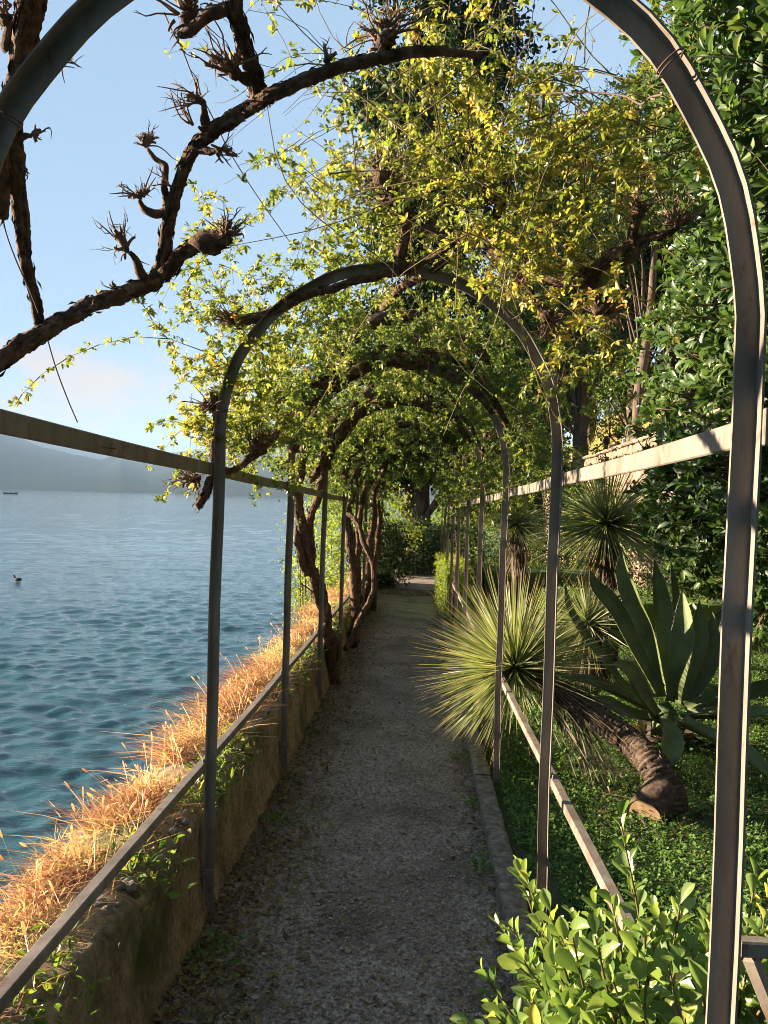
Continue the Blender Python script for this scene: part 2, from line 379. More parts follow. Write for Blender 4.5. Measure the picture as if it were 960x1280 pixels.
M_litter = leaf_mat('fallen_leaf', [(0.07, 0.045, 0.02), (0.14, 0.085, 0.035), (0.22, 0.16, 0.06), (0.10, 0.10, 0.03)], None, 0.1, 0.8)
M_trunk = rough_mat('tree_bark', [(0.035, 0.026, 0.02), (0.09, 0.065, 0.05), (0.15, 0.11, 0.085)], 7, bscale=25, bs=0.9, bd=0.03, stretch=(1, 1, 0.3))
M_ytrunk = rough_mat('yucca_trunk', [(0.018, 0.012, 0.009), (0.055, 0.036, 0.024), (0.12, 0.085, 0.06)], 30, bscale=70, bs=0.6, bd=0.006)
M_cut = rough_mat('sawn_wood', [(0.16, 0.10, 0.06), (0.27, 0.18, 0.11)], 25, bscale=90, bs=0.3, bd=0.003)
M_path = rough_mat('path_gravel', [(0.12, 0.097, 0.08), (0.26, 0.217, 0.185), (0.42, 0.36, 0.31)], 62, pos=[.36, .5, .64], bscale=160, bs=0.9, bd=0.006, detail=9, patch=((.085, .065, .045), 2.2, .75))
M_peb = rough_mat('pebble', [(0.15, 0.122, 0.10), (0.42, 0.365, 0.315)], 60, var=0.9, bscale=200, bs=0.2, bd=0.001)
M_soil = rough_mat('garden_soil', [(0.03, 0.034, 0.014), (0.045, 0.055, 0.02), (0.07, 0.07, 0.03)], 12, bscale=50, bs=0.8, bd=0.02)
M_hill = rough_mat('hill_ground', [(0.06, 0.075, 0.02), (0.14, 0.12, 0.04), (0.30, 0.24, 0.09)], 0.5, bscale=6, bs=0.6, bd=0.1)
M_mount = rough_mat('wooded_mountain', [(0.010, 0.016, 0.012), (0.02, 0.026, 0.018)], 0.004, bscale=0.03, bs=0.2, bd=3, spec=0.0, rough=1.0)
M_kerb = rough_mat('kerb_concrete', [(0.06, 0.052, 0.038), (0.17, 0.15, 0.12), (0.34, 0.30, 0.25)], 24, var=0.3, bscale=70, bs=1.0, bd=0.01, detail=10)
M_stone = rough_mat('wall_stone', [(0.14, 0.105, 0.075), (0.23, 0.17, 0.125), (0.32, 0.25, 0.19)], 9, var=0.6, bscale=30, bs=0.6, bd=0.02)
M_mortar = rough_mat('wall_mortar', [(0.10, 0.08, 0.06), (0.17, 0.14, 0.11)], 12, bscale=60, bs=0.5, bd=0.01)
M_wire = rough_mat('rusty_wire', [(0.06, 0.04, 0.03), (0.12, 0.07, 0.05)], 60, bs=0.1)
M_white = rough_mat('white_paint', [(0.7, 0.7, 0.68), (0.8, 0.8, 0.78)], 3, bs=0.05)
M_wood = rough_mat('dark_boat_wood', [(0.05, 0.035, 0.025), (0.1, 0.07, 0.05)], 3, bs=0.05)
M_feather = rough_mat('duck_feather', [(0.03, 0.025, 0.02), (0.07, 0.055, 0.045)], 20, bs=0.1)
M_glass = rough_mat('boat_window', [(0.02, 0.03, 0.04), (0.03, 0.04, 0.05)], 3, rough=0.1, bs=0.0, spec=0.5)
M_skin = rough_mat('skin', [(0.36, 0.20, 0.14), (0.42, 0.25, 0.18)], 9, bs=0.05, rough=0.6)
M_black = rough_mat('black_clothing', [(0.005, 0.0045, 0.005), (0.011, 0.010, 0.010)], 20, bs=0.2)
M_brown = rough_mat('brown_clothing', [(0.02, 0.012, 0.010), (0.035, 0.022, 0.018)], 20, bs=0.2)
M_hair = rough_mat('dark_hair', [(0.010, 0.007, 0.006), (0.025, 0.016, 0.012)], 40, bs=0.3)
M_petal = leaf_mat('flower_petal', [(0.6, 0.5, 0.5), (0.75, 0.68, 0.68), (0.7, 0.45, 0.5)], None, 0.3, 0.6, tcol=(.4, .4, .4))
# plaster wall: stained render
M_plaster, t, b = new_mat('stained_plaster')
h1 = noise(t, 5, 9, 0.68, (1, 1, 0.6)); rp = ramp(t, [(0.12, 0.08, 0.042), (0.27, 0.195, 0.11), (0.40, 0.30, 0.18), (0.52, 0.41, 0.27)], [0.28, 0.45, 0.6, 0.75]); t.links.new(h1, rp.inputs[0])
h3 = noise(t, 42, 8, 0.75); r3 = ramp(t, [(.55, .52, .48), (1, 1, 1), (1.35, 1.3, 1.25)], [.38, .5, .64]); t.links.new(h3, r3.inputs[0])
xm = t.nodes.new('ShaderNodeMixRGB'); xm.blend_type = 'MULTIPLY'; xm.inputs[0].default_value = 1; t.links.new(rp.outputs[0], xm.inputs[1]); t.links.new(r3.outputs[0], xm.inputs[2]); rp = xm
h2 = noise(t, 2.2, 7, 0.6); r2 = ramp(t, [(0, 0, 0), (1, 1, 1)], [0.5, 0.68]); t.links.new(h2, r2.inputs[0])
x = t.nodes.new('ShaderNodeMixRGB'); x.inputs[2].default_value = (0.085, 0.085, 0.035, 1); t.links.new(r2.outputs[0], x.inputs[0]); t.links.new(rp.outputs[0], x.inputs[1])
t.links.new(x.outputs[0], b.inputs['Base Color']); b.inputs['Roughness'].default_value = 0.95; b.inputs['Specular IOR Level'].default_value = 0.2
bump(t, b, noise(t, 30, 9, 0.75), 1.0, 0.03)
# lake
M_water, t, b = new_mat('lake_water')
b.inputs['Base Color'].default_value = (0.016, 0.062, 0.074, 1); b.inputs['Roughness'].default_value = 0.05; b.inputs['IOR'].default_value = 1.52
n1 = noise(t, 6.5, 6, 0.62, (0.6, 1.5, 1)); n2 = noise(t, 0.16, 4, 0.6, (0.7, 1.5, 1))
bp = bump(t, b, n1, 0.5, 0.05)
bp2 = t.nodes.new('ShaderNodeBump'); bp2.inputs['Strength'].default_value = 0.15; bp2.inputs['Distance'].default_value = 0.9
t.links.new(n2, bp2.inputs['Height']); t.links.new(bp2.outputs[0], bp.inputs['Normal'])

exec_parts = []
# ------------------------------------------------------------------ setting: lake, mountains, ground
WATER = -1.65
def build_lake():
    ang = np.concatenate([np.linspace(-180, -50, 30, endpoint=False), np.linspace(-50, -32, 40, endpoint=False), np.linspace(-32, 9, 350, endpoint=False), np.linspace(9, 30, 60, endpoint=False), np.linspace(30, 180, 40)])
    rad = np.concatenate([np.linspace(0.5, 4, 8, endpoint=False), np.geomspace(4, 14, 210, endpoint=False), np.geomspace(14, 110, 430, endpoint=False), np.geomspace(110, 8550, 110)])
    A, Rr = np.meshgrid(R(1) * ang, rad, indexing='ij')
    x = np.sin(A) * Rr; y = np.cos(A) * Rr
    dr = np.gradient(rad)[None, :] + 0 * A; da = np.abs(np.gradient(R(1) * ang))[:, None] * Rr
    sp = np.maximum(dr, da * 0.9)
    z = np.zeros_like(x)
    r2 = np.random.default_rng(3)
    for wl in np.geomspace(0.14, 4.5, 96):
        th = r2.normal(R(-8), R(27)); ph = r2.uniform(0, 6.28)
        amp = 0.0056 * (1.7 if wl < .36 else 1) * wl ** 0.80 * (1 if wl < .9 else .9 / wl) * r2.uniform(0.5, 1.3) * (1 + 1.9 * math.exp(-(math.log(wl / .42) / .55) ** 2))
        kx, ky = math.sin(th) * 2 * math.pi / wl, math.cos(th) * 2 * math.pi / wl
        fade = np.clip((wl / sp - 2.5) / 2.5, 0, 1)
        s = np.sin(kx * x + ky * y + ph)
        z += amp * fade * (0.75 * s + 0.35 * (1 - 2 * np.abs(np.sin(0.5 * (kx * x + ky * y + ph) + 0.7))))
    pts = np.stack([x, y, 0 * x], -1).reshape(-1, 3)
    z *= 0.35 + 1.3 * fbm(pts * [1, 1.6, 1], 0.13, 3, 4).reshape(z.shape); z += 1.1 * np.clip(z, 0, 1) ** 1.5
    V = np.stack([x, y, WATER + z], -1).reshape(-1, 3)
    g = Geo(); g.add(V, grid_faces(len(ang), len(rad))[:, ::-1]); structure('lake', g, M_water)
build_lake()

def ridge(name, prof, dist, depth, seed, rough_px):
    """a mountain range: prof gives (photo x, photo y) of its crest"""
    px = np.array([p_[0] for p_ in prof], float); py = np.array([p_[1] for p_ in prof], float)
    xs = np.linspace(px[0], px[-1], 520); ys = np.interp(xs, px, py)
    jit = (fbm(np.stack([xs * 0.02, 0 * xs, 0 * xs + seed], -1), 3.0, 5, seed) - 0.5) * 2 * rough_px
    crest = np.array([P(a, b_ + j, dist) for a, b_, j in zip(xs, ys, jit)])
    rows = []
    for q in np.linspace(0, 1, 16):
        c = crest.copy(); hgt = np.maximum(crest[:, 2] - WATER, 5)
        c[:, 1] = dist - depth * (1 - q) + 0.02 * depth * (fbm(np.stack([crest[:, 0] / depth * 2, 0 * xs + q * 2, 0 * xs], -1), 1.5, 4, seed + 3) - 0.5) * math.sin(q * math.pi)
        c[:, 0] *= c[:, 1] / dist
        c[:, 2] = WATER - 2 + (hgt + 2) * q ** 0.8
        rows.append(c)
    bk = crest.copy(); bk[:, 1] += depth; bk[:, 2] = WATER - 2; rows.append(bk)
    V = np.stack(rows, 0).reshape(-1, 3)
    g = Geo(); g.add(V, grid_faces(len(rows), len(xs))[:, ::-1]); structure(name, g, M_mount)
ridge('mountain_range', [(-420, 525), (-300, 520), (-120, 500), (-40, 515), (0, 537), (14, 547), (40, 556), (70, 563), (100, 570), (125, 575), (140, 570), (152, 566), (170, 577), (186, 582), (215, 574), (260, 566), (330, 570), (420, 575), (520, 585), (640, 590), (800, 580), (1300, 560), (1480, 590)], 4200, 2300, 3, 1.6)
ridge('distant_mountains', [(-420, 540), (-300, 530), (-60, 535), (20, 541), (45, 530), (70, 533), (110, 547), (150, 556), (190, 568), (240, 562), (320, 555), (420, 565), (600, 575), (900, 580), (1300, 560), (1480, 590)], 7000, 1500, 9, 1.5)

def sheet(name, x0, x1, y0, y1, nx, ny, zf, mat, power=1.0):
    xs = np.linspace(x0, x1, nx); ys = y0 + (y1 - y0) * np.linspace(0, 1, ny) ** power
    X, Y = np.meshgrid(xs, ys, indexing='ij'); p_ = np.stack([X, Y, 0 * X], -1).reshape(-1, 3)
    p_[:, 2] = zf(p_[:, 0], p_[:, 1], p_)
    g = Geo(); g.add(p_, grid_faces(nx, ny)); return structure(name, g, mat)
XC, HW = -0.131, 0.655                   # pergola axis and half width
ARCH_Y = [1.28 + 1.71 * i for i in range(10)]
STEP_Y = 15.9
def path_z(x, y, p_):
    n1 = fbm(p_, 9, 3, 1) - 0.5; n2 = fbm(p_, 55, 2, 8) - 0.5
    edge = np.clip((-0.55 - x) / 0.25, 0, 1) * 0.03
    return G(y) + n1 * 0.012 + n2 * 0.010 + edge
sheet('path', -0.86, 0.42, 1.6, STEP_Y, 110, 900, path_z, M_path, 1.5)
g = Geo(); 
sheet('path_terrace', -1.4, 0.9, STEP_Y + 0.02, 24, 40, 60, lambda x, y, p_: G(y) + 0.11 + 0.015 * fbm(p_, 6, 3), M_path)
def bed_z(x, y, p_):
    return G(y) - 0.01 + 0.05 * fbm(p_, 1.3, 3, 2) + 0.10 * np.clip((x - 1) / 3, 0, 1) + 0.02 * fbm(p_, 12, 2, 5) - 2.6 * np.clip((y - 30) / 4, 0, 1)
sheet('garden_ground', 0.44, 4.7, -3, 34, 130, 420, bed_z, M_soil, 1.3)
sheet('headland', -3.2, 0.5, 17.5, 34, 50, 60, lambda x, y, p_: G(y) - 0.05 + 0.1 * fbm(p_, 1, 3) - 2.4 * np.clip((-x - 1.4) / 1.2, 0, 1) - 2.4 * np.clip((y - 29) / 4, 0, 1), M_soil)
def hill_z(x, y, p_):
    return G(y) + 2.85 + np.clip(x - 6.0, 0, 60) * 0.85 + 0.5 * (fbm(p_, 0.25, 3, 6) - 0.5) * np.clip((x - 5.5) / 3, 0, 1) + 0.03 * fbm(p_, 2, 2) - 0.2 * np.clip((y - 50) / 10, 0, 1) * 10
sheet('hill', 4.72, 70, -10, 60, 120, 120, hill_z, M_hill, 1.0)

# gravel, leaf litter, kerb
def gravel():
    n = 46000
    y = 1.9 + 10.5 * rng.random(n) ** 1.9; x = rng.uniform(-0.83, 0.41, n)
    s = rng.gamma(3.0, 0.0011, n) + 0.0013; big = rng.random(n) < 0.008; s[big] *= 2.2
    c = np.stack([x, y, G(y) + 0.004 + s * 0.25], -1)
    edge = np.clip((-0.55 - x) / 0.25, 0, 1) * 0.03; c[:, 2] += edge
    o = np.array([[1, 0, 0], [0, 1, 0], [-1, 0, 0], [0, -1, 0], [0, 0, 0.75], [0.55, 0.55, 0.5]])[:5]
    k = 5; sc3 = s[:, None, None] * rng.uniform(0.6, 1.35, (n, 1, 3)); a = rng.uniform(0, 6.28, n)
    rot = np.stack([np.stack([np.cos(a), -np.sin(a), 0 * a], -1), np.stack([np.sin(a), np.cos(a), 0 * a], -1), np.stack([0 * a, 0 * a, 1 + 0 * a], -1)], 1)
    V = c[:, None] + np.einsum('nij,nkj->nki', rot, o[None] * sc3 + rng.normal(0, 0.12, (n, k, 3)) * s[:, None, None])
    f = np.array([[0, 1, 4], [1, 2, 4], [2, 3, 4], [3, 0, 4]])
    g = Geo(); g.add(V.reshape(-1, 3), [(f[None] + (np.arange(n) * k)[:, None, None]).reshape(-1, 3)], np.repeat(rng.random(n), k))
    tag(obj('gravel', g, M_peb, kind='stuff', smooth=False), 'loose grey gravel scattered over the shaded path', 'gravel')
    n = 11000
    y = 1.9 + 12 * rng.random(n) ** 1.6
    x = np.where(rng.random(n) < 0.80, -0.84 + np.abs(rng.normal(0, 0.19, n)), np.where(rng.random(n) < 0.5, 0.40 - np.abs(rng.normal(0, 0.08, n)), rng.uniform(-0.8, 0.4, n)))
    p_ = np.stack([x, y, G(y) + 0.013 + np.clip((-0.55 - x) / 0.25, 0, 1) * 0.03 + 0.006 * rng.random(n)], -1)
    d = rand_dir(n); d[:, 2] *= 0.3; nn = np.array([0, 0, 1.0]) + rng.normal(0, 0.35, (n, 3))
    g = Geo(); L = rng.uniform(0.012, 0.04, n); leaves(g, p_, d, nn, L, L * 0.55, 'small')
    tag(obj('fallen_leaves', g, M_litter, kind='stuff', smooth=False), 'dry brown leaf litter along the foot of the parapet wall', 'leaves')
gravel()
def kerb():
    root = thing('kerb', 'low concrete kerb edging the right side of the path', 'kerb', (0.44, 2, 0)); root['kind'] = 'structure'
    y = ARCH_Y[0] + .02; i = 0
    while y < 15.6:
        L = 1.71; g = Geo()
        yc = y + L / 2; zt = 0.075 + rng.uniform(-0.008, 0.008)
        n = 60
        dx = rng.normal(0, 0.006)
        # a cast stone with worn arrises: swept octagon section
        prof = np.array([[0.392, -0.08], [0.392, 0.0], [0.394, zt - 0.010], [0.400, zt - 0.002], [0.43, zt], [0.47, zt], [0.490, zt - 0.002], [0.497, zt - 0.012], [0.498, -0.08]])
        ys = np.linspace(y, y + L - 0.006, n)
        V = np.stack([np.stack([prof[:, 0] + dx, 0 * prof[:, 0] + yy, prof[:, 1] + G(yy)], -1) for yy in ys])
        V += (fbm(V.reshape(-1, 3), 16, 4, 4).reshape(V.shape[:2])[..., None] - 0.5) * np.array([0.010, 0, 0.010])
        k = len(prof)
        g.add(V.reshape(-1, 3), [grid_faces(n, k)[:, ::-1], np.array([np.arange(k)]), np.array([(np.arange(k) + (n - 1) * k)[::-1]])], rng.random())
        o = obj('kerb_stone', g, M_kerb, root, (0.44, 2, 0))
        y += L; i += 1
kerb()
g = Geo(); bbox(g, (-0.85, STEP_Y - 0.10, G(STEP_Y) - 0.1), (0.44, STEP_Y + 0.06, G(STEP_Y) + 0.115), 0.012, jit=0.006)
tag(obj('stone_step', g, M_kerb), 'pale stone step across the path at the far end of the tunnel', 'step')

# ------------------------------------------------------------------ parapet wall with its dry grass
def parapet():
    root = thing('parapet_wall', 'low plastered parapet wall along the lake with grass on top', 'wall', (-1.0, 2, 0))
    ys = np.concatenate([np.linspace(0.4, 8, 330), np.linspace(8.05, 17.6, 160)])
    prof = [(-0.755, -0.12), (-0.775, 0.03), (-0.803, 0.12), (-0.815, 0.22), (-0.82, 0.30), (-0.824, 0.36), (-0.83, 0.40), (-0.85, 0.425), (-0.89, 0.435), (-0.95, 0.445), (-1.02, 0.45), (-1.10, 0.445), (-1.17, 0.42), (-1.2, 0.36), (-1.21, 0.1), (-1.24, -0.6), (-1.32, -2.4)]
    pr = []
    for a, b_ in zip(prof[:-1], prof[1:]):
        m = 3 if b_[1] > 0.0 and b_[0] > -0.9 else 1
        for q in range(m): pr.append([a[0] + (b_[0] - a[0]) * q / m, a[1] + (b_[1] - a[1]) * q / m])
    pr.append(prof[-1]); pr = np.array(pr); k = len(pr)
    V = np.zeros((len(ys), k, 3)); V[..., 0] = pr[None, :, 0]; V[..., 1] = ys[:, None]; V[..., 2] = pr[None, :, 1] + G(ys)[:, None]
    p_ = V.reshape(-1, 3)
    n1 = fbm(p_, 3.5, 4, 3) - 0.5; n2 = fbm(p_, 26, 3, 6) - 0.5
    top = np.clip((p_[:, 2] - G(p_[:, 1]) - 0.30) / 0.12, 0, 1)
    p_[:, 0] += n1 * 0.035 + n2 * 0.018 * (1 + top)
    p_[:, 2] += top * ((fbm(p_, 5, 4, 9) - 0.5) * 0.10 + n2 * 0.03)
    g = Geo(); g.add(p_, grid_faces(len(ys), k)); obj('wall_body', g, M_plaster, root, (-1.0, 2, 0))
    # crumbled stones on the top edge
    g = Geo()
    for i in range(150):
        y = 1.2 + 10 * rng.random() ** 1.4; r_ = rng.uniform(0.008, 0.028)
        blob(g, (-0.86 - abs(rng.normal(0, 0.04)), y, G(y) + 0.435 + rng.uniform(-0.01, 0.012)), (r_, r_ * 1.2, r_ * 0.7), 0.4, 1, i, 6, 7)
    o = obj('rubble', g, M_kerb, root, (-1.0, 2, 0), kind='stuff')
parapet()
def wall_grass():
    g = Geo(); n = 90000
    y = 0.7 + 15.5 * rng.random(n) ** 1.35
    clump = fbm(np.stack([y * 1.0, 0 * y, 0 * y], -1), 2.6, 3, 5)
    x = -1.07 + rng.normal(0, 0.075, n) - 0.03 * (rng.random(n) < 0.4)
    dense = fbm(np.stack([x, y, 0 * y], -1), 6, 3, 2); keep = dense > 0.43; x, y, clump = x[keep], y[keep], clump[keep]; n = len(x)
    keep = x > -1.30; x, y, clump = x[keep], y[keep], clump[keep]; n = len(x)
    base = np.stack([x, y, G(y) + 0.42 - np.clip(-1.18 - x, 0, 1) * 1.2], -1)
    hgt = (0.05 + 0.15 * rng.random(n) ** 1.5) * (0.30 + 1.15 * clump) * (1 - 0.35 * np.clip((x + 0.96) / 0.1, 0, 1))
    h = np.stack([rng.normal(-0.10, 0.30, n) * hgt, rng.normal(0.0, 0.26, n) * hgt, hgt], -1)
    lean = np.stack([rng.normal(-0.15, 0.6, n), rng.normal(0, 0.42, n), -0.30 - 0.5 * rng.random(n)], -1) * hgt[:, None]
    hue = fbm(np.stack([x, y, 0 * x], -1), 3.0, 3, 9)
    var = np.clip((hue - 0.5) * 3.0 + 0.46 + rng.normal(0, 0.2, n), 0, 0.93)
    inn = np.clip((x + 1.0) / .12, 0, 1); lean[:, 0] -= inn * np.abs(lean[:, 0]) * .9; lean[:, 1] *= 1 - .75 * inn; h[:, 1] *= 1 - .7 * inn; h[:, 0] -= inn * np.abs(h[:, 0]) * .8
    far = np.clip((y - 6.5) / 3, 0, 1); gr = rng.random(n) < (0.05 + 0.12 * far + .25 * np.clip((x + 1.0) / .1, 0, 1)); var[gr] = 1.0
    blades(g, base, h, lean, rng.uniform(0.0014, 0.0034, n) * (1 + 0.16 * y), 3, var)
    # fine side straws that tangle
    n2 = 30000; i = rng.integers(0, n, n2)
    p2 = base[i] + h[i] * rng.uniform(0.35, 0.85, (n2, 1)) + lean[i] * 0.3
    d2 = rand_dir(n2) * rng.uniform(0.012, 0.05, (n2, 1)); blades(g, p2, d2, rand_dir(n2) * 0.02, rng.uniform(0.0012, 0.0028, n2) * (1 + 0.12 * y[i]), 2, np.clip(var[i] + rng.normal(0, .15, n2), 0, 0.95))
    tag(obj('dry_grass', g, M_dry, kind='stuff'), 'dry orange grass growing along the top of the parapet wall', 'grass')
    g = Geo(); n = 520
    y = 0.8 + 13 * rng.random(n) ** 1.3; x = -1.10 + rng.normal(0, 0.09, n)
    b0 = np.stack([x, y, G(y) + 0.40], -1); H = rng.uniform(0.09, 0.24, n)
    h = np.stack([rng.normal(-0.08, 0.22, n) * H, rng.normal(0.0, 0.18, n) * H, H], -1); lean = np.stack([rng.normal(-0.15, 0.2, n), rng.normal(0, 0.25, n), 0 * H - 0.1], -1) * H[:, None]
    blades(g, b0, h, lean, 0.0015, 4, rng.random(n), taper=False)
    tip = b0 + h + lean; d = nrm(h + lean * 1.6)
    a = np.linspace(0, 2 * np.pi, 5, endpoint=False); Ls = rng.uniform(0.02, 0.045, n); rs = rng.uniform(0.0028, 0.0052, n)
    s = nrm(np.cross(d, rng.normal(0, 1, (n, 3)))); m = np.cross(d, s)
    us = np.array([0, 0.2, 0.6, 0.9, 1.0]); ws = np.array([0.3, 0.9, 1.0, 0.6, 0.1])
    V = tip[:, None, None] + (us[None, :, None, None] - 0.2) * (Ls[:, None] * d)[:, None, None] + ws[None, :, None, None] * rs[:, None, None, None] * (np.cos(a)[None, None, :, None] * s[:, None, None] + np.sin(a)[None, None, :, None] * m[:, None, None])
    f = grid_faces(5, 5, True); g.add(V.reshape(-1, 3), [(f[None] + (np.arange(n) * 25)[:, None, None]).reshape(-1, 4)], np.repeat(rng.random(n), 25))
    tag(obj('foxtail_grass', g, M_head, kind='stuff'), 'tall foxtail seed heads standing along the lake side of the parapet', 'grass')
    g = Geo(); n = 5200
    y = np.where(rng.random(n) < 0.55, rng.uniform(5.0, 15.5, n), rng.uniform(1.2, 5, n)); x = -0.90 + rng.normal(0, 0.045, n)
    cl = fbm(np.stack([0 * y, y, 0 * y], -1), 2.2, 3, 21); keep = cl > np.where(y > 5, 0.45, 0.55); x, y = x[keep], y[keep]; n = len(x)
    p_ = np.stack([x, y, G(y) + 0.42 + np.abs(rng.normal(0, 0.055, n))], -1)
    p_[:, 0] += np.where(rng.random(n) < 0.3, 0.06, 0); p_[:, 2] -= np.where(p_[:, 0] > -0.86, 0.06, 0)
    L = rng.uniform(0.015, 0.05, n); leaves(g, p_, rand_dir(n) + [0.2, 0, 0.5], rand_dir(n) + [0, 0, 0.8], L, L * rng.uniform(0.2, 0.6, n), 'mid')
    tag(obj('wall_weeds', g, M_weed, kind='stuff'), 'green weeds sprouting along the inner edge of the parapet top', 'weeds')
wall_grass()
def ground_cover():
    g = Geo(); n = 170000
    y = 2.3 + 15 * rng.random(n) ** 1.7; x = 0.54 + 3.6 * rng.random(n) ** 1.1
    p_ = np.stack([x, y, 0 * x], -1)
    keep = fbm(p_, 3.2, 3, 12) > np.where(x < 0.66, 0.50, 0.30); p_ = p_[keep]; n = len(p_)
    p_[:, 2] = bed_z(p_[:, 0], p_[:, 1], p_ * [1, 1, 0]) + np.abs(rng.normal(0, 0.025, n)) * (0.5 + fbm(p_, 5, 2, 7))
    L = rng.uniform(0.009, 0.024, n) * (1 + 0.05 * p_[:, 1]); d = rand_dir(n); d[:, 2] = np.abs(d[:, 2]) * 0.5
    leaves(g, p_, d, rand_dir(n) * 0.7 + [0, 0, 1], L, L * 0.75, 'small')
    n = 14000; y = 2.3 + 10 * rng.random(n) ** 1.5; x = 0.56 + 3.0 * rng.random(n)
    p_ = np.stack([x, y, 0 * x], -1); p_[:, 2] = bed_z(x, y, p_)
    H = rng.uniform(0.02, 0.07, n); blades(g, p_, np.stack([rng.normal(0, .3, n) * H, rng.normal(0, .3, n) * H, H], -1), rand_dir(n) * 0.02, 0.003, 2)
    tag(obj('ground_cover', g, M_cover, kind='stuff'), 'low green clover and grass covering the garden bed', 'ground cover')
    # weed tufts at the kerb and wall foot: each a plant
    for i, (x, y, r_, nl, lab) in enumerate([(0.36, 5.15, 0.10, 90, 'small weed at the kerb beside the third right post'), (0.33, 3.55, 0.07, 60, 'little weed against the kerb in front of the near laurel shoots'),
                                     (0.37, 4.35, 0.06, 50, 'tiny weed sprouting midway along the kerb of the path'), (-0.72, 2.72, 0.12, 120, 'dark weed clump at the foot of the second left post'), (-0.70, 3.95, 0.11, 90, 'weed clump at the wall foot between the second and third left posts'), (0.40, 6.9, 0.07, 50, 'weed on the kerb below the spiky yucca leaf tips')]):
        root = thing('weed', lab, 'weed', (x, y, float(G(y))), 'weeds at the path edges'); g = Geo()
        c = np.array([x, y, float(G(y)) + 0.01]); p_ = c + rng.normal(0, 1, (nl, 3)) * [r_ * 0.5, r_ * 0.6, 0]; p_[:, 2] += 0.01 + 0.03 * rng.random(nl)
        d = nrm((p_ - c) + rng.normal(0, 0.02, (nl, 3)) + [0, 0, 0.03]); L = rng.uniform(0.015, 0.035, nl)
        leaves(g, p_, d, rand_dir(nl) * 0.5 + [0, 0, 1], L, L * 0.5, 'mid'); obj('foliage', g, M_cover, root, root.location)
ground_cover()
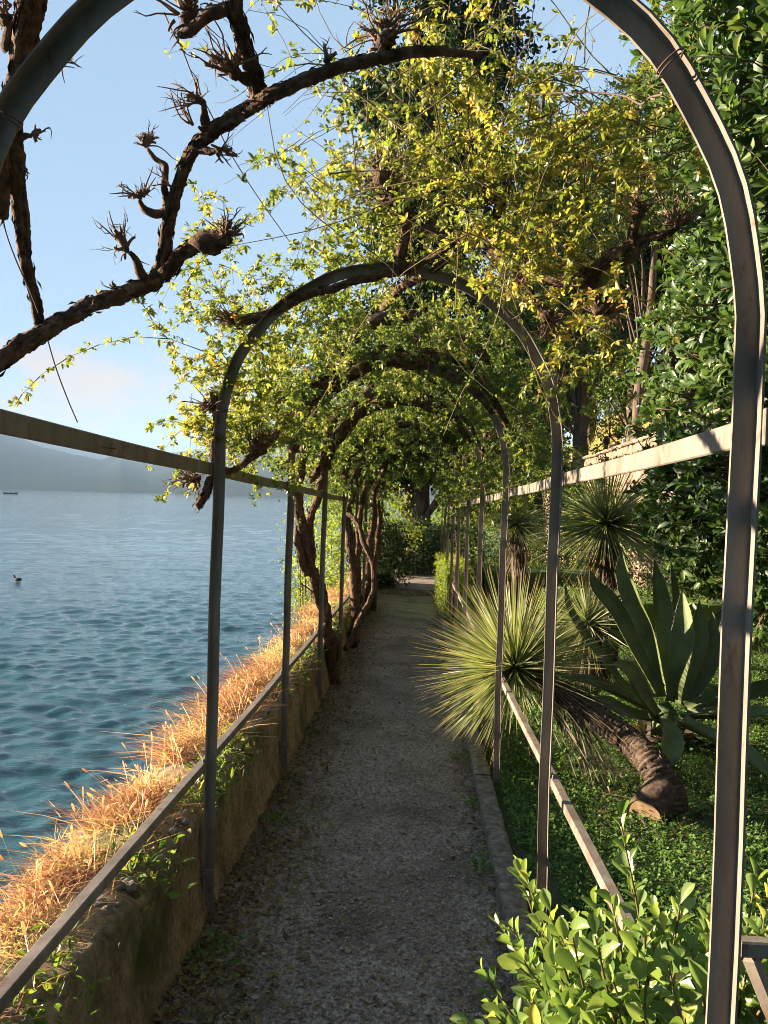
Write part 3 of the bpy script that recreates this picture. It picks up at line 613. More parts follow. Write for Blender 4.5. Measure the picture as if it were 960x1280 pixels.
# ------------------------------------------------------------------ pergola: iron hoops and rails, one welded frame
def pergola():
    org = (XC, 2.0, 0.0)
    root = thing('pergola', 'long grey iron pergola of round hoops and rails over the path', 'pergola', org)
    prof = np.array([[-.0195, .006], [-.0195, 0], [.0160, 0], [.0160, -.022], [.0200, -.022], [.0200, .006]])
    arch_proto = None
    def arch_geo(spring):
        pts = []; 
        zl = np.linspace(-0.25, spring, 14)
        for z in zl: pts.append((HW, z, -1, 0))
        for a in np.linspace(0, math.pi, 41)[1:-1]: pts.append((HW * math.cos(a), spring + HW * math.sin(a), 0, a))
        for z in zl[::-1]: pts.append((-HW, z, -1, math.pi))
        V = []
        for i, (x, z, _, a) in enumerate(pts):
            nx, nz_ = math.cos(a), math.sin(a)
            wob = 0.004 * math.sin(i * 0.9) * math.sin(i * .37)
            V.append(np.stack([x + (prof[:, 0] + wob) * nx, prof[:, 1], z + (prof[:, 0] + wob) * nz_], -1))
        V = np.array(V); n, k = V.shape[:2]
        g = Geo(); g.add(V.reshape(-1, 3), [grid_faces(n, k, True), np.array([np.arange(k)[::-1]]), np.array([np.arange(k) + (n - 1) * k])]); return g
    for i, y in enumerate(ARCH_Y):
        sp = 1.99 if i == 0 else 1.95
        if i == 0 or i == 1: me = arch_geo(sp).mesh('arch', smooth=False)
        o = link('arch', me, M_metal, root); o.location = (0, y - org[1], float(G(y)))
        for s in (-1, 1):                # a weld plate where the rails meet each post
            for h in (1.81, 0.64):
                g = Geo(); bbox(g, (s * (HW + .026) - .004, -.03, h - .03), (s * (HW + .026) + .004, .03, h + .03), .002)
                if i == 0: pl = g.mesh('plate', smooth=False); pergola.pl = getattr(pergola, 'pl', {}); pergola.pl[(s, h)] = pl
                link('plate', pergola.pl[(s, h)], M_metal, o)
            for h in (1.81, 0.64):
                if i == 0:
                    g = Geo(); tube(g, [(s * (HW + .02), -.012, h), (s * (HW + .042), -.012, h)], .008, 2, 6); pergola.pl[(s, h, 'b')] = g.mesh('bolt', smooth=False)
                if h > 1: link('bolt', pergola.pl[(s, h, 'b')], M_metal, o)
        if i in (1, 2, 3):               # strap that ties the left post to the wall
            g = Geo(); bbox(g, (-HW - .09, -.028, .20), (-HW + .028, -.022, .235), .002); link('wall_strap', g.mesh('wall_strap', smooth=False), M_metal, o)
    bays = [(-0.45, ARCH_Y[0])] + list(zip(ARCH_Y[:-1], ARCH_Y[1:]))
    for j, (a, b_) in enumerate(bays):
        for s in (-1, 1):
            if s > 0 and j == 0: continue
            x = s * (HW + .033)
            for h, hh, ww in ((1.81, .024, .006), (0.64, .0165, .0165)):
                g = Geo(); ys = np.linspace(a + .002, b_ - .002, 9); u = (ys - a) / (b_ - a)
                sag = -0.006 * np.sin(u * np.pi) * rng.uniform(0.3, 1.3); out = rng.normal(0, .004) * np.sin(u * np.pi)
                z = h + sag + G(ys) ; xx = x + out
                c = np.array([[-ww, -hh + .003], [-ww + .003, -hh], [ww - .003, -hh], [ww, -hh + .003], [ww, hh - .003], [ww - .003, hh], [-ww + .003, hh], [-ww, hh - .003]])
                V = np.stack([np.stack([xx[q] + c[:, 0], 0 * c[:, 0] + ys[q] - org[1], z[q] + c[:, 1]], -1) for q in range(9)])
                g.add(V.reshape(-1, 3), [grid_faces(9, 8, True), np.array([np.arange(8)]), np.array([(np.arange(8) + 64)[::-1]])])
                obj('rail', g, M_metal, root, (0, 0, 0), smooth=False)
    for i, th, n_ in ((0, 38, 2), (1, 14, 3), (1, 172, 3), (1, 128, 2), (1, 84, 3), (2, 150, 2), (2, 40, 2), (0, 152, 2)):
        sp = 1.99 if i == 0 else 1.95; c = np.array([HW * math.cos(R(th)), ARCH_Y[i] - org[1] - .008, float(G(ARCH_Y[i])) + sp + HW * math.sin(R(th))]); rd = np.array([math.cos(R(th)), 0, math.sin(R(th))]); tg = np.array([-math.sin(R(th)), 0, math.cos(R(th))])
        a = np.linspace(0, 2 * np.pi * n_, 14 * n_); q = c + (np.cos(a) * .024)[:, None] * rd + (np.sin(a) * .021)[:, None] * np.array([0, 1, 0]) + ((a / a[-1] - .5) * .014)[:, None] * tg
        q = np.vstack([q, q[-1] - [0, .02, .01], q[-1] - [0.01, .035, .03]]); g = Geo(); tube(g, q, .0016, len(q), 5); obj('wire_tie', g, M_wire, root)
    # side frame that leaves the first right post towards the garden
    y0 = ARCH_Y[0] + 0.015 - org[1]; gz = float(G(ARCH_Y[0]))
    g = Geo(); bbox(g, (HW + .050, y0 - .012, 1.80 + gz), (HW + 1.5, y0 + .018, 1.848 + gz), .003); obj('cross_rail', g, M_metal, root, smooth=False)
    g = Geo(); bbox(g, (HW + .030, y0 - .012, .935 + gz), (HW + 1.5, y0 + .012, .962 + gz), .003); obj('cross_rail', g, M_metal, root, smooth=False)
    g = Geo(); tube(g, [(HW + .052, y0, .93 + gz), (HW + .46, y0, .0 + gz)], .014, 2, 4); obj('brace', g, M_metal, root, smooth=False)
pergola()

# ------------------------------------------------------------------ vines
def twig_tuft(g, c, r, n, L, d=None, spread=1.0, rad=0.0028, seed=0):
    """dead pruned twigs: crooked stubs of uneven thickness that fork, leaving a knot on one side"""
    r2 = np.random.default_rng(seed + 100)
    d = np.array([0, 0, 1.0]) if d is None else nrm(np.asarray(d, float))
    ax2 = nrm(np.cross(d, r2.normal(0, 1, 3))); nb = max(2, n // 5)
    heads = [nrm(d + ax2 * r2.normal(0, .8 * spread) + r2.normal(0, .35 * spread, 3)) for _ in range(nb)]
    for i in range(n):
        h = heads[i % nb]; v = nrm(h + r2.normal(0, 0.5, 3)); s = np.asarray(c) + h * r * r2.uniform(.1, 1.0) + r2.normal(0, .22, 3) * r
        thick = r2.random() < .3; l = L * (r2.uniform(.2, .55) if thick else r2.uniform(.35, 1.2)); q = rad * (2.1 if thick else 1.0) * r2.uniform(.7, 1.25)
        p_ = [s]; w = v
        for k in range(4): p_.append(p_[-1] + w * l * .25); w = nrm(w + r2.normal(0, .24, 3))
        tube(g, p_, [q * 1.35, q, q * .85, q * (.75 if thick else .4)], 9, 5, seed=i)
        for k in (2, 3):
            if r2.random() < 0.5:
                w = nrm(v + r2.normal(0, 0.75, 3)); tube(g, [p_[k], p_[k] + w * l * .2, p_[k] + nrm(w + r2.normal(0, .5, 3)) * l * .4], [q * .7, q * .3], 4, 4)
def shoots(gs, gl, S, D, L, droop=0.5, nl=24, leaf=0.028, hue=0.0, tri=True, wob=0.25, srad=0.0014, kind='small', aspect=0.48, r2=rng):
    """thin leafy shoots: every one a curved stem with leaflets in threes along it"""
    S = np.asarray(S, float); n = len(S); D = nrm(D); L = np.broadcast_to(np.asarray(L, float), (n,)); m = 8
    t = np.linspace(0, 1, m); side = nrm(np.cross(D, r2.normal(0, 1, (n, 3)))); s2 = np.cross(D, side)
    ph = r2.uniform(0, 6.28, (n, 1))
    dr = droop * r2.uniform(0.3, 1.4, n)
    def at(tt):   # (n,k)
        return (S[:, None] + D[:, None] * (tt * L[:, None])[..., None] - np.array([0, 0, 1.0]) * (dr[:, None] * L[:, None] * tt ** 2)[..., None]
                + side[:, None] * (wob * L[:, None] * tt * np.sin(tt * 3.5 + ph))[..., None] * .5 + s2[:, None] * (wob * L[:, None] * tt * np.cos(tt * 4.2 + ph))[..., None] * .4)
    tt = np.broadcast_to(t, (n, m)); p_ = at(tt)
    T = nrm(np.gradient(p_, axis=1)); N = nrm(np.cross(T, s2[:, None] + 0.01)); B = np.cross(T, N)
    a = np.linspace(0, 2 * np.pi, 3, endpoint=False); rr = srad * (1.1 - 0.8 * t)
    V = p_[:, :, None] + rr[None, :, None, None] * (np.cos(a)[None, None, :, None] * N[:, :, None] + np.sin(a)[None, None, :, None] * B[:, :, None])
    f = grid_faces(m, 3, True); gs.add(V.reshape(-1, 3), [(f[None] + (np.arange(n) * m * 3)[:, None, None]).reshape(-1, 4)], 0.5)
    lt = np.clip(np.sort(r2.random((n, nl)) ** 0.8, 1) * 0.95 + 0.05, 0, 1)
    q = at(lt); q2 = at(np.clip(lt + 0.02, 0, 1.03)); Tn = nrm(q2 - q)
    q = q.reshape(-1, 3); Tn = Tn.reshape(-1, 3); k = len(q)
    hv = np.repeat(np.broadcast_to(np.asarray(hue, float), (n,)), nl)
    out = nrm(r2.normal(0, 1, (k, 3)) + 0.45 * Tn + [0, 0, 0.15]); pet = 0.5 * leaf
    base = q + out * pet * r2.uniform(0.3, 1, (k, 1)); ls = leaf * r2.uniform(0.45, 1.35, k); nor = nrm(r2.normal(0, 0.7, (k, 3)) + [0, 0, 0.8])
    var = np.clip(hv + r2.normal(0, 0.13, k), 0, 1)
    leaves(gl, base, out + [0, 0, -0.15], nor, ls, ls * aspect, kind, var)
    if tri:
        sd = nrm(np.cross(out, nor))
        for sg in (-1, 1): leaves(gl, base, out * 0.45 + sg * sd * 0.85 + [0, 0, -0.12], nor + r2.normal(0, .2, (k, 3)), ls * .82, ls * .82 * aspect, kind, np.clip(var + r2.normal(0, .04, k), 0, 1))
def on_hoop(th, r, y): 
    th = np.asarray(th, float); y = np.asarray(y, float) + 0 * th
    return np.stack([XC + r * np.cos(th), y, 1.95 + G(y) + r * np.sin(th)], -1)

def bark_strips(g, p_, rad, n, seed):
    """loose strips of peeling bark along a limb"""
    r2 = np.random.default_rng(seed); T = nrm(np.gradient(p_, axis=0)); i = r2.integers(1, len(p_) - 1, n); rr = np.interp(i / (len(p_) - 1), np.linspace(0, 1, len(np.atleast_1d(rad))), np.atleast_1d(rad))
    o_ = nrm(np.cross(T[i], r2.normal(0, 1, (n, 3)))); sg = np.where(r2.random((n, 1)) < .5, 1, -1)
    L = rr * r2.uniform(.8, 2.4, n); d = nrm(T[i] * sg + o_ * r2.uniform(-.03, .13, (n, 1)) + r2.normal(0, .09, (n, 3)))
    leaves(g, p_[i] + o_ * (rr * r2.uniform(.88, 1.05, n))[:, None], d, o_ + r2.normal(0, .3, (n, 3)), L, rr * r2.uniform(.12, .42, n), 'small', r2.random(n))
def bare_vine():
    base = P(-170, 1000, 1.2); root = thing('climbing_vine', 'gnarled leafless old vine branch climbing across the sky from the left', 'vine', base, 'vines on the pergola')
    o = tuple(base); w = Geo()
    main = [P(-170, 1150, 1.2), P(-175, 800, 1.2), P(-150, 580, 1.25), P(-70, 500, 1.35), P(0, 452, 1.45), P(45, 418, 1.56), P(94, 394, 1.7), P(150, 369, 1.86), P(184, 356, 1.95), P(200, 334, 1.98), P(205, 300, 1.98), P(212, 262, 1.97), P(225, 221, 1.94), P(241, 191, 1.91), P(263, 168, 1.88), P(300, 139, 1.83), P(340, 113, 1.75), P(420, 84, 1.7), P(480, 70, 1.68), P(535, 64, 1.7), P(600, 70, 1.8)]
    mainr = [.03, .027, .025, .024, .021, .020, .020, .021, .022, .023, .022, .017, .016, .017, .018, .020, .019, .017, .015, .014, .012, .007]
    mainr = [q * .86 for q in mainr]; mp_ = tube(w, main, mainr, 520, 26, .38, .6, 3); bark_strips(w, mp_, mainr, 900, 1)
    obj('trunk', w, M_bark, root, o)
    def limb(pts, r, seed, n=60):
        g = Geo(); q_ = tube(g, [P(*q) for q in pts], np.asarray(r) * .9, n * 2, 18, .38, .6, seed); bark_strips(g, q_, np.asarray(r) * .9, n * 4, seed); return g
    g = limb([(52, 415, 1.6), (42, 370, 1.58), (28, 310, 1.55), (20, 230, 1.5), (17, 150, 1.45), (28, 60, 1.38), (42, -10, 1.32), (60, -90, 1.28)], [.012, .013, .014, .016, .019, .021, .025, .02], 5, 90); obj('branch', g, M_bark, root, o)
    g = limb([(0, 270, 1.5), (3, 180, 1.46), (12, 110, 1.42)], [.016, .017, .012], 6, 30); obj('branch', g, M_bark, root, o)
    g = limb([(326, 120, 1.78), (318, 95, 1.76), (305, 50, 1.72), (294, 5, 1.68), (288, -70, 1.6)], [.024, .020, .019, .018, .014], 7); obj('branch', g, M_bark, root, o)
    g = limb([(205, 345, 1.97), (222, 322, 1.96), (245, 305, 1.94), (272, 300, 1.92), (286, 302, 1.9)], [.02, .019, .017, .016, .01], 8)
    blob(g, P(262, 303, 1.93), (.045, .03, .03), .5, 2, 4); obj('branch', g, M_bark, root, o)
    # pruned spurs with their dead twigs: each a part of its own
    spurs = [([(182, 356, 1.94), (174, 342, 1.92), (169, 325, 1.9), (162, 315, 1.88)], (158, 312, 1.88), .012, 18, .085, (-.5, 0, 1), .010),
             ([(208, 275, 1.97), (205, 250, 1.96), (207, 222, 1.94), (207, 208, 1.94), (200, 203, 1.94), (192, 198, 1.93), (184, 186, 1.93)], (182, 183, 1.93), .007, 13, .09, (-.5, 0, .8), .008),
             ([(212, 264, 1.97), (195, 266, 1.97), (182, 260, 1.96), (174, 250, 1.95)], (175, 247, 1.95), .010, 15, .07, (-.3, 0, 1), .010),
             ([(262, 170, 1.88), (258, 150, 1.86), (255, 130, 1.84)], (253, 128, 1.84), .014, 12, .09, (-.3, 0, 1), .011),
             ([(258, 165, 1.88), (248, 158, 1.86)], (240, 155, 1.86), .008, 5, .08, (-1, 0, .1), .006),
             ([(245, 187, 1.9), (260, 190, 1.88), (270, 188, 1.87)], (273, 188, 1.87), .016, 9, .05, (1, 0, -.3), .010),
             ([(319, 102, 1.77), (305, 98, 1.75), (296, 94, 1.74)], (294, 92, 1.73), .024, 26, .12, (-.7, 0, .75), .013),
             ([(288, 10, 1.68), (262, 20, 1.7), (235, 40, 1.72), (222, 44, 1.72)], (236, 22, 1.72), .03, 30, .12, (-.6, 0, .5), .012),
             ([(412, 86, 1.7), (408, 78, 1.7)], (408, 76, 1.7), .012, 7, .045, (-.3, 0, 1), .008),
             ([(478, 70, 1.68), (480, 58, 1.68)], (482, 50, 1.68), .034, 34, .11, (.1, 0, 1), .014),
             ([(282, 300, 1.9), (288, 298, 1.9)], (280, 296, 1.9), .022, 26, .07, (.4, 0, .7), .010),
             ([(20, 175, 1.46), (30, 172, 1.46), (40, 170, 1.46)], (42, 169, 1.46), .006, 5, .05, (1, 0, .2), .006),
             ([(18, 195, 1.47), (26, 203, 1.47)], (28, 205, 1.47), .004, 3, .03, (.6, 0, -.6), .004),
             ([(45, 60, 1.4), (58, 66, 1.4)], (62, 67, 1.4), .006, 7, .05, (1, 0, .0), .006),
             ([(15, 60, 1.38), (10, 30, 1.36)], (8, 25, 1.36), .022, 14, .06, (-.5, 0, 1), .012),
             ([(232, 230, 1.95), (215, 232, 1.93)], (212, 232, 1.93), .006, 3, .06, (-.8, 0, .6), .004),
             ([(100, 400, 1.7), (108, 392, 1.7)], (112, 388, 1.7), .008, 4, .03, (0, 0, 1), .006),
             ([(150, 378, 1.85), (146, 366, 1.84)], (145, 362, 1.84), .010, 5, .03, (-.2, 0, 1), .006)]
    for i, (pts, c, r, n, L, d, rad) in enumerate(spurs):
        g = Geo(); tube(g, [P(*q) for q in pts], [rad * 1.25, rad, rad * .55], 26, 12, .36, .6, i)
        blob(g, P(*c), (r * .62, r * .55, r * .55), .5, 2, i + 3); wd = d[0] * cr + d[2] * cu
        sp = obj('spur', g, M_bark, root, o); g = Geo(); twig_tuft(g, P(*c), r * .9, int(n * 1.5), L, wd, 1.2, .0019, i); obj('twigs', g, M_twig, sp, o)
bare_vine()

def leafy_vine(label, wood, gnarl, knots, shoot_spec, base, seed, leafkw, wsc=1.0):
    root = thing('climbing_vine', label, 'vine', base, 'vines on the pergola'); o = tuple(base); r2 = np.random.default_rng(seed)
    for i, (pts, rad, n) in enumerate(wood):
        g = Geo(); q_ = tube(g, pts, np.asarray(rad) * wsc, n * 2, 16, .40, gnarl, seed + i); bark_strips(g, q_, np.asarray(rad) * wsc, n * 4, seed + i); obj('branch' if i else 'trunk', g, M_bark, root, o)
    for i, (c, r, n, L, d) in enumerate(knots):
        g = Geo(); blob(g, c, (r * .5, r * .5, r * .45), .6, 2, seed + i); k = obj('knot', g, M_bark, root, o)
        g = Geo(); twig_tuft(g, c, r * .9, int(n * 1.4), L, d, 1.3, .0022, seed + i); obj('twigs', g, M_twig, k, o)
    gs, gl = Geo(), Geo()
    for (S, D, L, kw) in shoot_spec(r2): shoots(gs, gl, S, D, L, r2=r2, **{**leafkw, **kw})
    obj('shoots', gs, M_stem, root, o, kind='stuff'); obj('leaves', gl, M_vine, root, o, kind='stuff')
    return root
def hoop_pts(y, r, th0, th1, n, seed, amp=.06, yamp=.10):
    th = np.linspace(R(th0), R(th1), n); q = np.stack([th * 2, 0 * th + seed, 0 * th], -1)
    rr = r + amp * 2 * (fbm(q, 1.6, 3, seed) - .5); yy = y + yamp * 2 * (fbm(q, 1.1, 2, seed + 7) - .5)
    return on_hoop(th, rr, yy)
UPV = np.array([0, 0, 1.0])
def field(p_, s=1.6, seed=2): return fbm(p_, s, 3, seed)

def yellow_vine():
    wood = [([P(503, 338, 2.98), P(500, 320, 2.95), P(508, 290, 2.9), P(506, 270, 2.88), P(492, 248, 2.85), P(482, 235, 2.83)], [.022, .019, .018, .02, .024, .02], 40),
            ([P(500, 262, 2.88), P(520, 272, 2.88), P(560, 283, 2.85), P(592, 296, 2.8), P(625, 318, 2.75), P(660, 342, 2.7), P(700, 352, 2.62), P(735, 345, 2.55), P(770, 318, 2.48), P(800, 300, 2.42), P(835, 290, 2.38), P(858, 268, 2.35)], [.018, .018, .017, .018, .016, .016, .018, .022, .018, .014, .013, .008], 110),
            ([P(505, 338, 2.98), P(540, 322, 2.9), P(575, 300, 2.82)], [.013, .012, .010], 30),
            ([P(735, 345, 2.55), P(742, 365, 2.56), P(752, 385, 2.58)], [.02, .018, .012], 16),
            ([P(745, 335, 2.52), P(765, 330, 2.5), P(790, 320, 2.46), P(790, 290, 2.42), P(797, 272, 2.4)], [.012, .012, .012, .014, .01], 30),
            ([P(632, 320, 2.76), P(650, 350, 2.76), P(668, 372, 2.76), P(684, 395, 2.76)], [.012, .012, .011, .014], 30),
            ([P(594, 298, 2.8), P(612, 285, 2.8), P(624, 262, 2.8), P(628, 240, 2.8)], [.014, .014, .018, .02], 24),
            ([P(500, 340, 2.98), P(440, 352, 2.98), P(390, 368, 2.99), P(345, 390, 3.0), P(305, 402, 3.0), P(290, 398, 3.0)], [.016, .015, .016, .017, .018, .02], 70),
            ([P(266, 600, 3.0), P(268, 560, 3.0), P(272, 525, 3.0), P(268, 500, 3.0), P(262, 495, 3.0)], [.012, .013, .016, .017, .012], 30),
            ([P(270, 580, 3.02), P(262, 605, 3.0), P(252, 622, 3.0), P(246, 634, 2.98)], [.012, .017, .018, .016], 24),
            ([P(272, 590, 3.02), P(295, 586, 3.1), P(318, 568, 3.2), P(345, 545, 3.3), P(360, 520, 3.4)], [.012, .013, .016, .014, .012], 30),
            ([P(478, 385, 3.9), P(500, 360, 3.4), P(530, 345, 3.05), P(560, 325, 2.9)], [.018, .018, .016, .012], 40)]
    r = np.array
    knots = [(P(478, 222, 2.82), .075, 70, .12, cu), (P(492, 250, 2.85), .05, 20, .08, -cr + cu), (P(626, 245, 2.8), .055, 34, .10, cu), (P(596, 262, 2.8), .03, 30, .12, cu), (P(684, 395, 2.76), .05, 34, .10, cr - cu), (P(752, 385, 2.58), .055, 44, .10, cr), (P(730, 350, 2.55), .05, 34, .10, cu - cr),
             (P(797, 268, 2.4), .04, 30, .09, cu), (P(845, 285, 2.36), .02, 34, .13, cu), (P(660, 340, 2.7), .035, 34, .12, -cr), (P(290, 400, 3.0), .04, 22, .09, -cr + cu), (P(266, 510, 3.0), .04, 24, .09, cu - cr), (P(322, 562, 3.2), .07, 50, .10, cu), (P(245, 598, 3.0), .04, 30, .09, -cr), (P(545, 285, 2.86), .05, 40, .09, cu), (P(700, 480, 3.3), .02, 12, .1, cu)]
    def spec(r2):
        out = []
        def fill(n, px0, px1, py0, py1, d0, d1, L0, L1, up, hue, kw=None, r2=r2):
            px = r2.uniform(px0, px1, n); py = r2.uniform(py0, py1, n); d = r2.uniform(d0, d1, n)
            infront = (np.hypot(px - 482, (py - 547) * 1.0) < 228) | ((py > 500) & (px > 255))
            d = np.where(infront, np.maximum(d, 3.12 + .3 * r2.random(n)), d)
            S = np.array([P(a, b_, c) for a, b_, c in zip(px, py, d)])
            cl = fbm(S, 3.2, 2, 77); o_ = np.argsort(-cl)[:int(n * .72)]; S, px, py, d = S[o_], px[o_], py[o_], d[o_]; n = len(S)
            D = r2.normal(0, 1, (n, 3)) * [1, .8, .7] + np.array([0, 0, up]); L = r2.uniform(L0, L1, n)
            h = hue + .01 + 0.60 * (field(S, 2.4, 5) - .5) + .06 * r2.normal(0, 1, n)
            out.append((S, D, L, dict(hue=h, **(kw or {}))))
        # growth standing on top of the hoops, thick above the second and third hoop
        fill(150, 450, 640, 130, 350, 2.5, 3.3, .16, .42, .7, .67, dict(nl=27))
        fill(170, 610, 830, 170, 400, 2.3, 3.0, .16, .38, .6, .73, dict(nl=27))
        fill(44, 480, 600, 0, 140, 2.2, 2.9, .25, .55, -.2, .66, dict(nl=21))
        fill(45, 640, 800, 100, 230, 2.3, 2.8, .20, .40, .8, .60, dict(nl=18))
        fill(64, 380, 470, 190, 360, 2.8, 3.6, .18, .36, .5, .62, dict(nl=27))
        fill(42, 280, 400, 300, 430, 2.9, 3.6, .16, .34, .3, .62, dict(nl=27))
        fill(45, 240, 330, 260, 420, 2.9, 3.3, .16, .34, .5, .60, dict(nl=16))
        fill(70, 225, 300, 440, 570, 2.9, 3.3, .10, .26, .2, .64, dict(nl=24))
        fill(77, 290, 370, 460, 590, 3.1, 3.8, .10, .26, .1, .52, dict(nl=27))
        fill(105, 300, 420, 380, 520, 3.4, 4.5, .14, .30, .2, .54, dict(nl=29))
        fill(10, 320, 440, 60, 220, 2.2, 2.9, .22, .45, .3, .56, dict(nl=13))
        fill(24, 700, 780, 400, 470, 2.6, 3.0, .10, .22, -.3, .60, dict(nl=13))
        m_ = 130; S = np.array([P(a, b_, c) for a, b_, c in zip(r2.uniform(400, 830, m_), r2.uniform(60, 330, m_), r2.uniform(2.3, 3.1, m_))])
        out.append((S, r2.normal(0, 1, (m_, 3)) * [1, .6, .9] + [0, 0, .2], r2.uniform(.35, .8, m_), dict(hue=.62, nl=3, srad=.0026, wob=.35)))
        # arching shoot over the water on the left
        for pts in ([(284, 457), (250, 437), (200, 421), (150, 424), (100, 440), (60, 462), (30, 490), (18, 508)], [(284, 450), (262, 420), (240, 385), (235, 350), (258, 320)], [(210, 424), (190, 400), (172, 372), (150, 368), (120, 372)], [(520, 20), (560, 70), (600, 110)], [(700, 260), (650, 190), (560, 130), (520, 110)]):
            q = smooth_path([P(a, b_, 2.7) for a, b_ in pts], 9)
            for a, b_ in zip(q[:-1], q[1:]): out.append((a[None], (b_ - a)[None], np.linalg.norm(b_ - a), dict(hue=.66, nl=9, droop=0, wob=.02, srad=.0022, leaf=.024)))
        return out
    leafy_vine('yellow green vine heaped over the second hoop with knobbly pruned wood', wood, .55, knots, spec, P(503, 338, 2.98), 11, dict(leaf=.0245, droop=.35, kind='mid', aspect=.52))
yellow_vine()

def tunnel_vine(label, y0, y1, trunk, seed, n, leaf, hue, th0=8, th1=176, extra=None, nhoop=2):
    wood = list(trunk)
    ys = [y for y in ARCH_Y if y0 - .3 <= y <= y1 + .3]
    for i, y in enumerate(ys):
        for q in range(nhoop):
            wood.append((hoop_pts(y - .08 + .16 * q, .635 + .09 * q, 174 - 8 * q, 30 - 10 * q, 14, seed + 3 * i + q, .03 + .03 * q, .05 + .05 * q), [.036, .046, .042, .034, .018], 90))
        wood.append((np.vstack([on_hoop(R(118), .74, y - .2), on_hoop(R(100), .80, y + .5), on_hoop(R(75), .76, y + 1.1), on_hoop(R(52), .74, y + 1.6)]), [.026, .022, .018, .013], 40))
    knots = []
    r3 = np.random.default_rng(seed)
    for y in ys:
        for q in range(4):
            th = R(r3.uniform(15, 165)); knots.append((on_hoop(th, .80, y + r3.normal(0, .25)), r3.uniform(.04, .07), 26, .12, on_hoop(th, 1, 0) - on_hoop(th, 0, 0)))
    def spec(r2):
        th = R(1) * (th0 + (th1 - th0) * r2.random(n)); y = r2.uniform(y0, y1, n); rr = .74 + np.abs(r2.normal(0, .17, n)) 
        S = on_hoop(th, rr, y); rad = nrm(np.stack([np.cos(th), 0 * th, np.sin(th)], -1))
        D = rad * r2.uniform(-.15, .9, (n, 1)) + r2.normal(0, .7, (n, 3)) + [0, 0, .15]
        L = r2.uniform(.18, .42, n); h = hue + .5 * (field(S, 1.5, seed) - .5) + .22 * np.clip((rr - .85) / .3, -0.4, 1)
        out = [(S, D, L, dict(hue=h))]
        for y in ys:               # growth that hugs each hoop
            k = 60 if y < 7 else 110; t2 = R(1) * r2.uniform(34, 165, k); S = on_hoop(t2, r2.uniform(.62, .78, k), y + r2.normal(-.03, .10, k))
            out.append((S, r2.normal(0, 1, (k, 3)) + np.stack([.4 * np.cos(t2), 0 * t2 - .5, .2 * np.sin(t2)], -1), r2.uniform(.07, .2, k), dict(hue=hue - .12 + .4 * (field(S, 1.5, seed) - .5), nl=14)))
        if extra: out += extra(r2)
        return out
    leafy_vine(label, wood, .9, knots, spec, wood[0][0][0], seed, dict(leaf=leaf, droop=.45, nl=26), .95)
gy = lambda y: float(G(y))
t1 = [([(-.76, 7.3, gy(7.3) - .05), P(412, 800, 7.1), P(398, 745, 6.9), P(382, 700, 6.7), P(376, 650, 6.5), P(372, 615, 6.3), P(385, 560, 6.0), P(398, 510, 5.7), P(405, 470, 5.4), P(430, 430, 5.15), P(470, 403, 5.0), P(520, 398, 5.0), P(570, 415, 5.0), P(605, 450, 5.0), P(622, 480, 5.0)], [.075, .062, .054, .048, .043, .040, .044, .046, .048, .05, .048, .042, .034, .027, .02], 130),
      ([P(404, 765, 7.0), P(390, 705, 6.75), P(392, 650, 6.6), P(396, 610, 6.5), P(415, 560, 6.4), P(440, 510, 6.4), P(470, 480, 6.4)], [.04, .036, .034, .032, .03, .027, .022], 80),
      ([P(376, 640, 6.5), P(374, 680, 6.6), P(384, 720, 6.75)], [.02, .035, .04], 24),
      ([P(389, 600, 6.4), P(400, 580, 6.3), P(418, 545, 6.2), P(440, 520, 6.2)], [.03, .028, .022, .016], 30),
      ([P(398, 745, 6.9), P(388, 738, 6.8), P(378, 730, 6.7), P(374, 722, 6.7)], [.008, .007, .005, .003], 12)]
tunnel_vine('twisted old vine trunk rising from the wall foot and arching over the third hoop', 4.2, 7.4, t1, 31, 850, .032, .46, 2, 172)
t2 = [([P(432, 812, 8.2), P(450, 775, 8.4), P(466, 735, 8.6), P(467, 705, 8.7), P(455, 672, 8.8), P(442, 650, 8.9), P(432, 640, 9)], [.035, .035, .032, .03, .028, .026, .02], 60),
      ([(-.78, 9.3, gy(9.3)), P(440, 740, 9.2), P(437, 690, 9.2), P(436, 640, 9.2), P(445, 590, 9.0), P(470, 545, 8.7)], [.07, .06, .055, .05, .045, .03], 60),
      ([(-.74, 9.6, gy(9.6)), P(450, 735, 9.4), P(446, 690, 9.5), P(450, 640, 9.6), P(460, 600, 9.5)], [.05, .045, .04, .035, .03], 50)]
tunnel_vine('pale looping vine stem beside double trunks behind the twisted trunk', 7.4, 10.8, t2, 47, 1000, .040, .36, -6, 182)
t3 = [([(-.80, 12.3, gy(12.3)), P(462, 700, 12), P(466, 650, 12), P(470, 610, 12), P(482, 580, 11.6)], [.06, .055, .05, .045, .03], 50),
      ([(-.70, 12.9, gy(12.9)), P(470, 700, 12.6), P(475, 655, 12.7), P(474, 625, 12.8)], [.05, .045, .04, .03], 40),
      ([(.56, 11.6, gy(11.6)), (.60, 11.6, gy(11.6) + 1.0), (.58, 11.6, gy(11.6) + 1.9)], [.03, .026, .022], 40)]
tunnel_vine('dark vine closing the far end of the hoop tunnel', 10.8, 16.6, t3, 59, 1500, .050, .26, -12, 192)

